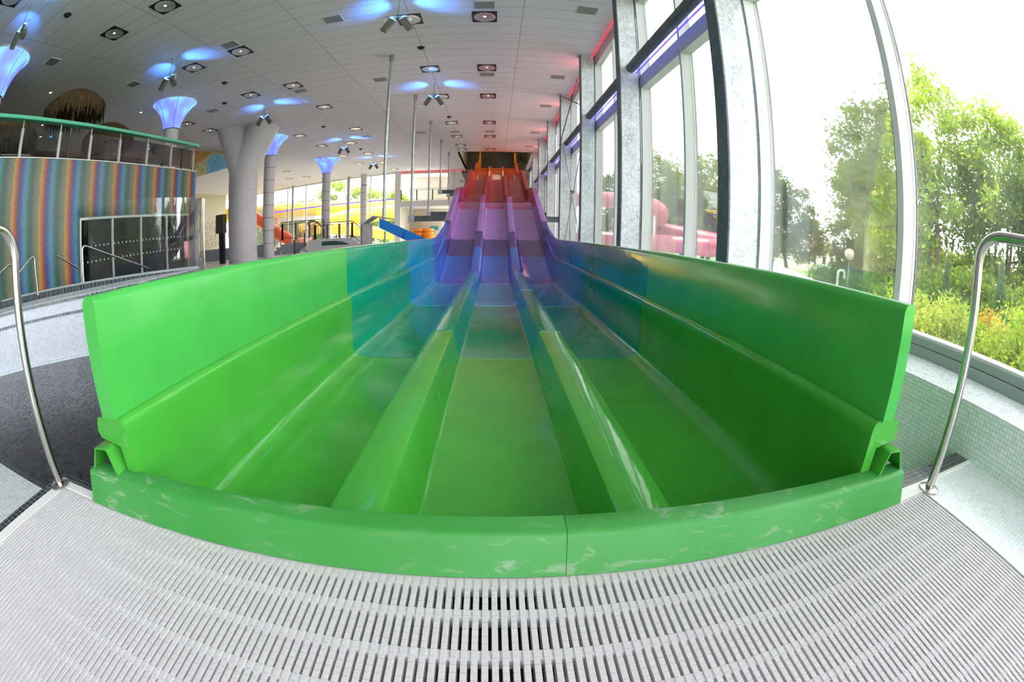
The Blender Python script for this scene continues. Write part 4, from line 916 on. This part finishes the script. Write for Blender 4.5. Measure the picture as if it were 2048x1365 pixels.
o = MB(); c0 = azp(29.5, 60, 3.2); o.add([(c0[0]-2, c0[1], 3.9), (c0[0]+2, c0[1], 3.9), (c0[0]+2, c0[1], 2.9), (c0[0], c0[1], 3.0), (c0[0]-2, c0[1]+.2, 3.9), (c0[0]+2, c0[1]+.2, 3.9), (c0[0]+2, c0[1]+.2, 2.9), (c0[0], c0[1]+.2, 3.0)], [(0,1,2,3),(7,6,5,4),(0,4,5,1),(1,5,6,2),(2,6,7,3),(3,7,4,0)])
# house, lamps, white canopy
t = thing('house', 'pale rendered house between the trees right of the first column', 'house', azp(41, 60, GZ)); hb = azp(40.8, 60, 0)
MB().box(hb[0]-4, hb[0]+4, hb[1]-2, hb[1]+3, GZ-.5, 2.2).build('walls', M['house'], t); MB().add([(hb[0]-4.3, hb[1]-2.3, 2.2), (hb[0]+4.3, hb[1]-2.3, 2.2), (hb[0]+4.3, hb[1]+3.3, 2.2), (hb[0]-4.3, hb[1]+3.3, 2.2), (hb[0]-3, hb[1]+.5, 3.6), (hb[0]+3, hb[1]+.5, 3.6)], [(0, 1, 5, 4), (1, 2, 5), (2, 3, 4, 5), (3, 0, 4), (3, 2, 1, 0)]).build('roof', M['roof'], t)
for dx in (-2.5, -1, .8, 2.3):
    wn = MB().box(hb[0]+dx-.35, hb[0]+dx+.35, hb[1]-2.06, hb[1]-2.0, .2, 1.3).build('window', M['frame'], t); MB().box(hb[0]+dx-.28, hb[0]+dx+.28, hb[1]-2.09, hb[1]-2.05, .28, 1.22).build('glazing', M['dark'], wn)
t = thing('street_lamp', 'garden lamp with pale globe head on a thin post', 'lamp', azp(46.1, 17, GZ)); b = azp(46.1, 17, 0)
MB().tube([(b[0], b[1], GZ), (b[0], b[1], 1.05)], .03, 8).build('post', M['steel'], t); MB().lathe([(.0, -.2), (.12, -.17), (.19, -.06), (.2, .04), (.14, .16), (.0, .2)], (b[0], b[1], 1.22), 16).build('globe', simple('milky globe', '#e6d3c0', .3), t)
b = azp(44.7, 16, GZ); t = thing('bent_pipe', 'white bent shower pipe outside between house and lamp', 'pipe', b)
MB().tube(bentpipe([(b[0], b[1], GZ), (b[0], b[1], .62), (b[0]+.25, b[1]-.1, .62), (b[0]+.25, b[1]-.1, .35)], .14), .04, 8).build('pipe', M['frame'], t)
t = thing('white_canopy', 'low curved white awning outside, left of the widest window pane', 'awning', azp(40, 11, GZ)); N = 16; vs = []
for i in range(N+1):
    f = i/N; az = 33+f*22; zt = .80-.95*math.sin(f*PI*.5)**.9*.75; p_ = azp(az, 12.0-1.5*f, zt); q_ = azp(az, 10.4-1.2*f, zt-.42); vs += [p_, q_, (p_[0], p_[1], p_[2]-.03), (q_[0], q_[1], q_[2]-.03)]
fs = []
for i in range(N): a = 4*i; fs += [(a, a+4, a+5, a+1), (a+2, a+3, a+7, a+6), (a, a+2, a+6, a+4), (a+1, a+5, a+7, a+3)]
fs += [(0, 1, 3, 2), (4*N, 4*N+2, 4*N+3, 4*N+1)]
MB().add(vs, fs).build('canvas', M['canvas'], t, smooth=True)
for i in (2, 8, 14): p_ = vs[4*i]; MB().tube([(p_[0], p_[1], GZ), (p_[0], p_[1], p_[2]-.02)], .03, 8).build('post', M['frame'], t)

# yellow slides and trees behind the far glass
def ap(az, d, z): a = math.radians(az); return (d*math.sin(a), d*math.cos(a), z)
tubeslide('tube_slide', 'upper yellow tube slide behind the far glass wall', [ap(-36, 62, 4.9), ap(-30, 60, 4.9), ap(-24, 60, 4.8), ap(-18, 61, 4.9), ap(-12, 63, 4.9)], .95, M['yellow'], True, 'yellow tube slides')
tubeslide('tube_slide', 'middle yellow slide behind the far glass wall, widening to the right', [ap(-25, 58, 1.9), ap(-22, 58, 2.6), ap(-19, 57, 3.3), ap(-15, 57, 3.6), ap(-11, 58, 3.8)], .95, M['yellow'], True, 'yellow tube slides')
tubeslide('tube_slide', 'lowest yellow slide behind the far glass wall', [ap(-21, 54, 2.0), ap(-18, 54, 1.7), ap(-15, 54, 1.2), ap(-11, 54, .6)], .7, M['yellow'], False, 'yellow tube slides')
tubeslide('open_slide', 'orange-red slide behind the far glass wall, left of the steps', [ap(-32, 56, 4.6), ap(-30.3, 56, 3.6), ap(-28, 55, 1.9), ap(-25.5, 54, .6), ap(-23.5, 54, .4)], .7, M['orangeout'], False)
t = thing('slide_tower', 'white steel tower with diagonal stay above the yellow slides', 'tower', ap(-19.6, 66, GZ))
b = ap(-19.6, 66, 0); MB().box(b[0]-.5, b[0]+.5, b[1]-.5, b[1]+.5, GZ, 7.2).build('mast', M['frame'], t); MB().box(b[0]-1.6, b[0]+.9, b[1]-.6, b[1]+.6, 7.2, 7.45).build('head_beam', M['frame'], t)
MB().obox((b[0]+.4, b[1], 7.3), (b[0]+4.5, b[1], 4.6), .2, .2).build('stay', M['frame'], t); MB().obox((b[0]-.4, b[1], 6.6), (b[0]-4.5, b[1], 3.2), .15, .15).build('stay', M['frame'], t)
t = thing('portal_frame', 'pale portal frame under the upper yellow slide', 'frame', ap(-27.5, 57, GZ)); a_, c_ = ap(-28, 57, 0), ap(-21, 57, 0)
MB().obox((a_[0], a_[1], 3.5), (c_[0], c_[1], 3.5), .3, .45).build('beam', M['frame'], t); MB().box(a_[0]-.25, a_[0]+.25, a_[1]-.2, a_[1]+.2, GZ, 3.5).build('leg', M['frame'], t); MB().box(c_[0]-.25, c_[0]+.25, c_[1]-.2, c_[1]+.2, GZ, 3.5).build('leg', M['frame'], t)
for az, d, hh, lb in ((-31, 78, 7.2, 'far tree behind the far glass, leftmost'), (-27.5, 80, 7.4, 'far tree behind the far glass, second from the left'), (-24.2, 78, 7.2, 'far tree behind the far glass, left of the steps'), (-20.4, 76, 10.4, 'tallest far tree behind the white tower'), (-17.3, 76, 9.4, 'far tree right of the white tower'), (-14.2, 74, 8.6, 'far tree behind the white pier'), (-11.5, 76, 7.6, 'far tree behind the far glass, rightmost')):
    b = azp(az, d, GZ); s = 3.6
    tree(lb, b, hh*.5, .2, [((b[0], b[1], hh*.78), (s*.8, s*.8, hh*.22), 2), ((b[0], b[1], hh*.45), (s, s, hh*.30), 3), ((b[0], b[1], hh*.18), (s*1.1, s, hh*.2), 2)], 110, 55, .6, .27, M['leafA'], 1, 'far trees behind the back glass')

# ------------------------------------------------------------------ light
wd = bpy.data.worlds.new('World'); bpy.context.scene.world = wd; wd.use_nodes = True; nt = wd.node_tree; nt.nodes.clear()
bg = nt.nodes.new('ShaderNodeBackground'); wo = nt.nodes.new('ShaderNodeOutputWorld'); bg.inputs[0].default_value = (.97, .97, 1.0, 1); bg.inputs[1].default_value = 11.0; nt.links.new(bg.outputs[0], wo.inputs[0])
sun = bpy.data.lights.new('sun', 'SUN'); sun.energy = 9; sun.angle = math.radians(1.5); sun.color = (1, .94, .82); so = bpy.data.objects.new('sun', sun); C.objects.link(so)
so.rotation_euler = Vector((.42, -.72, -1.15)).to_track_quat('-Z', 'Y').to_euler()

# ------------------------------------------------------------------ camera: 15.75 mm equisolid fisheye on a 36 mm sensor
pit, yaw, rol = -2.40115231e-01, -4.17831803e-02, -1.68781220e-02
cr_, sr = math.cos(rol), math.sin(rol); R1 = Matrix(((cr_, 0, sr), (0, 1, 0), (-sr, 0, cr_)))
cp, sp_ = math.cos(pit), math.sin(pit); R2 = Matrix(((1, 0, 0), (0, cp, -sp_), (0, sp_, cp)))
cy, sy = math.cos(yaw), math.sin(yaw); R3 = Matrix(((cy, -sy, 0), (sy, cy, 0), (0, 0, 1)))
R = R3 @ R2 @ R1; X, F, U = R.col[0], R.col[1], R.col[2]
for k in range(6):
    ld = bpy.data.lights.new('red_strip_glow', 'AREA'); ld.shape = 'RECTANGLE'; ld.size = 5.4; ld.size_y = .05; ld.energy = 26; ld.color = (1, .16, .14); lo = bpy.data.objects.new('red_strip_glow', ld); C.objects.link(lo)
    lo.location = (3.0, 4+5.4*k, 7.02); lo.rotation_euler = (Vector((-1, 0, .12))).to_track_quat('-Z', 'Y').to_euler(); lo.rotation_euler.rotate_axis('Z', PI/2)
t = thing('tower_fill_disc', 'round glowing disc added under the tower ceiling to brighten the slide start', 'lamp', (0, 35.6, 9.6)); MB().lathe([(0, -.08), (.25, -.06), (.3, 0)], (0, 35.6, 9.6), 20).build('glow_face', M['lamp'], t)  # unseen glowing disc, added only to brighten the dark tower recess
ld = bpy.data.lights.new('tower_fill', 'POINT'); ld.energy = 170; ld.color = (1, .82, .62); ld.shadow_soft_size = .6; lo = bpy.data.objects.new('tower_fill', ld); C.objects.link(lo); lo.location = (0, 35.6, 9.2)  # added fill light for the recess, placed where its reflection stays hidden
cd = bpy.data.cameras.new('camera'); cam = bpy.data.objects.new('camera', cd); C.objects.link(cam)
cam.matrix_world = Matrix(((X[0], U[0], -F[0], 0), (X[1], U[1], -F[1], 0), (X[2], U[2], -F[2], .9), (0, 0, 0, 1)))
cd.type = 'PANO'; cd.sensor_width = 36; cd.sensor_fit = 'HORIZONTAL'; cd.clip_start = .02; cd.clip_end = 500
cd.panorama_type = 'FISHEYE_EQUISOLID'; cd.fisheye_lens = 896.07/2048*36; cd.fisheye_fov = math.radians(200)
bpy.context.scene.camera = cam
s = bpy.context.scene; s.view_settings.view_transform = 'Standard'; s.view_settings.look = 'None'; s.view_settings.exposure = 0; s.view_settings.gamma = 1; s.view_settings.use_curve_mapping = False
s.cycles.use_denoising = True; s.cycles.max_bounces = 10; s.cycles.diffuse_bounces = 5; s.cycles.glossy_bounces = 5; s.cycles.transparent_max_bounces = 16; s.cycles.transmission_bounces = 4; s.cycles.sample_clamp_indirect = 6; s.cycles.caustics_reflective = False; s.cycles.caustics_refractive = False
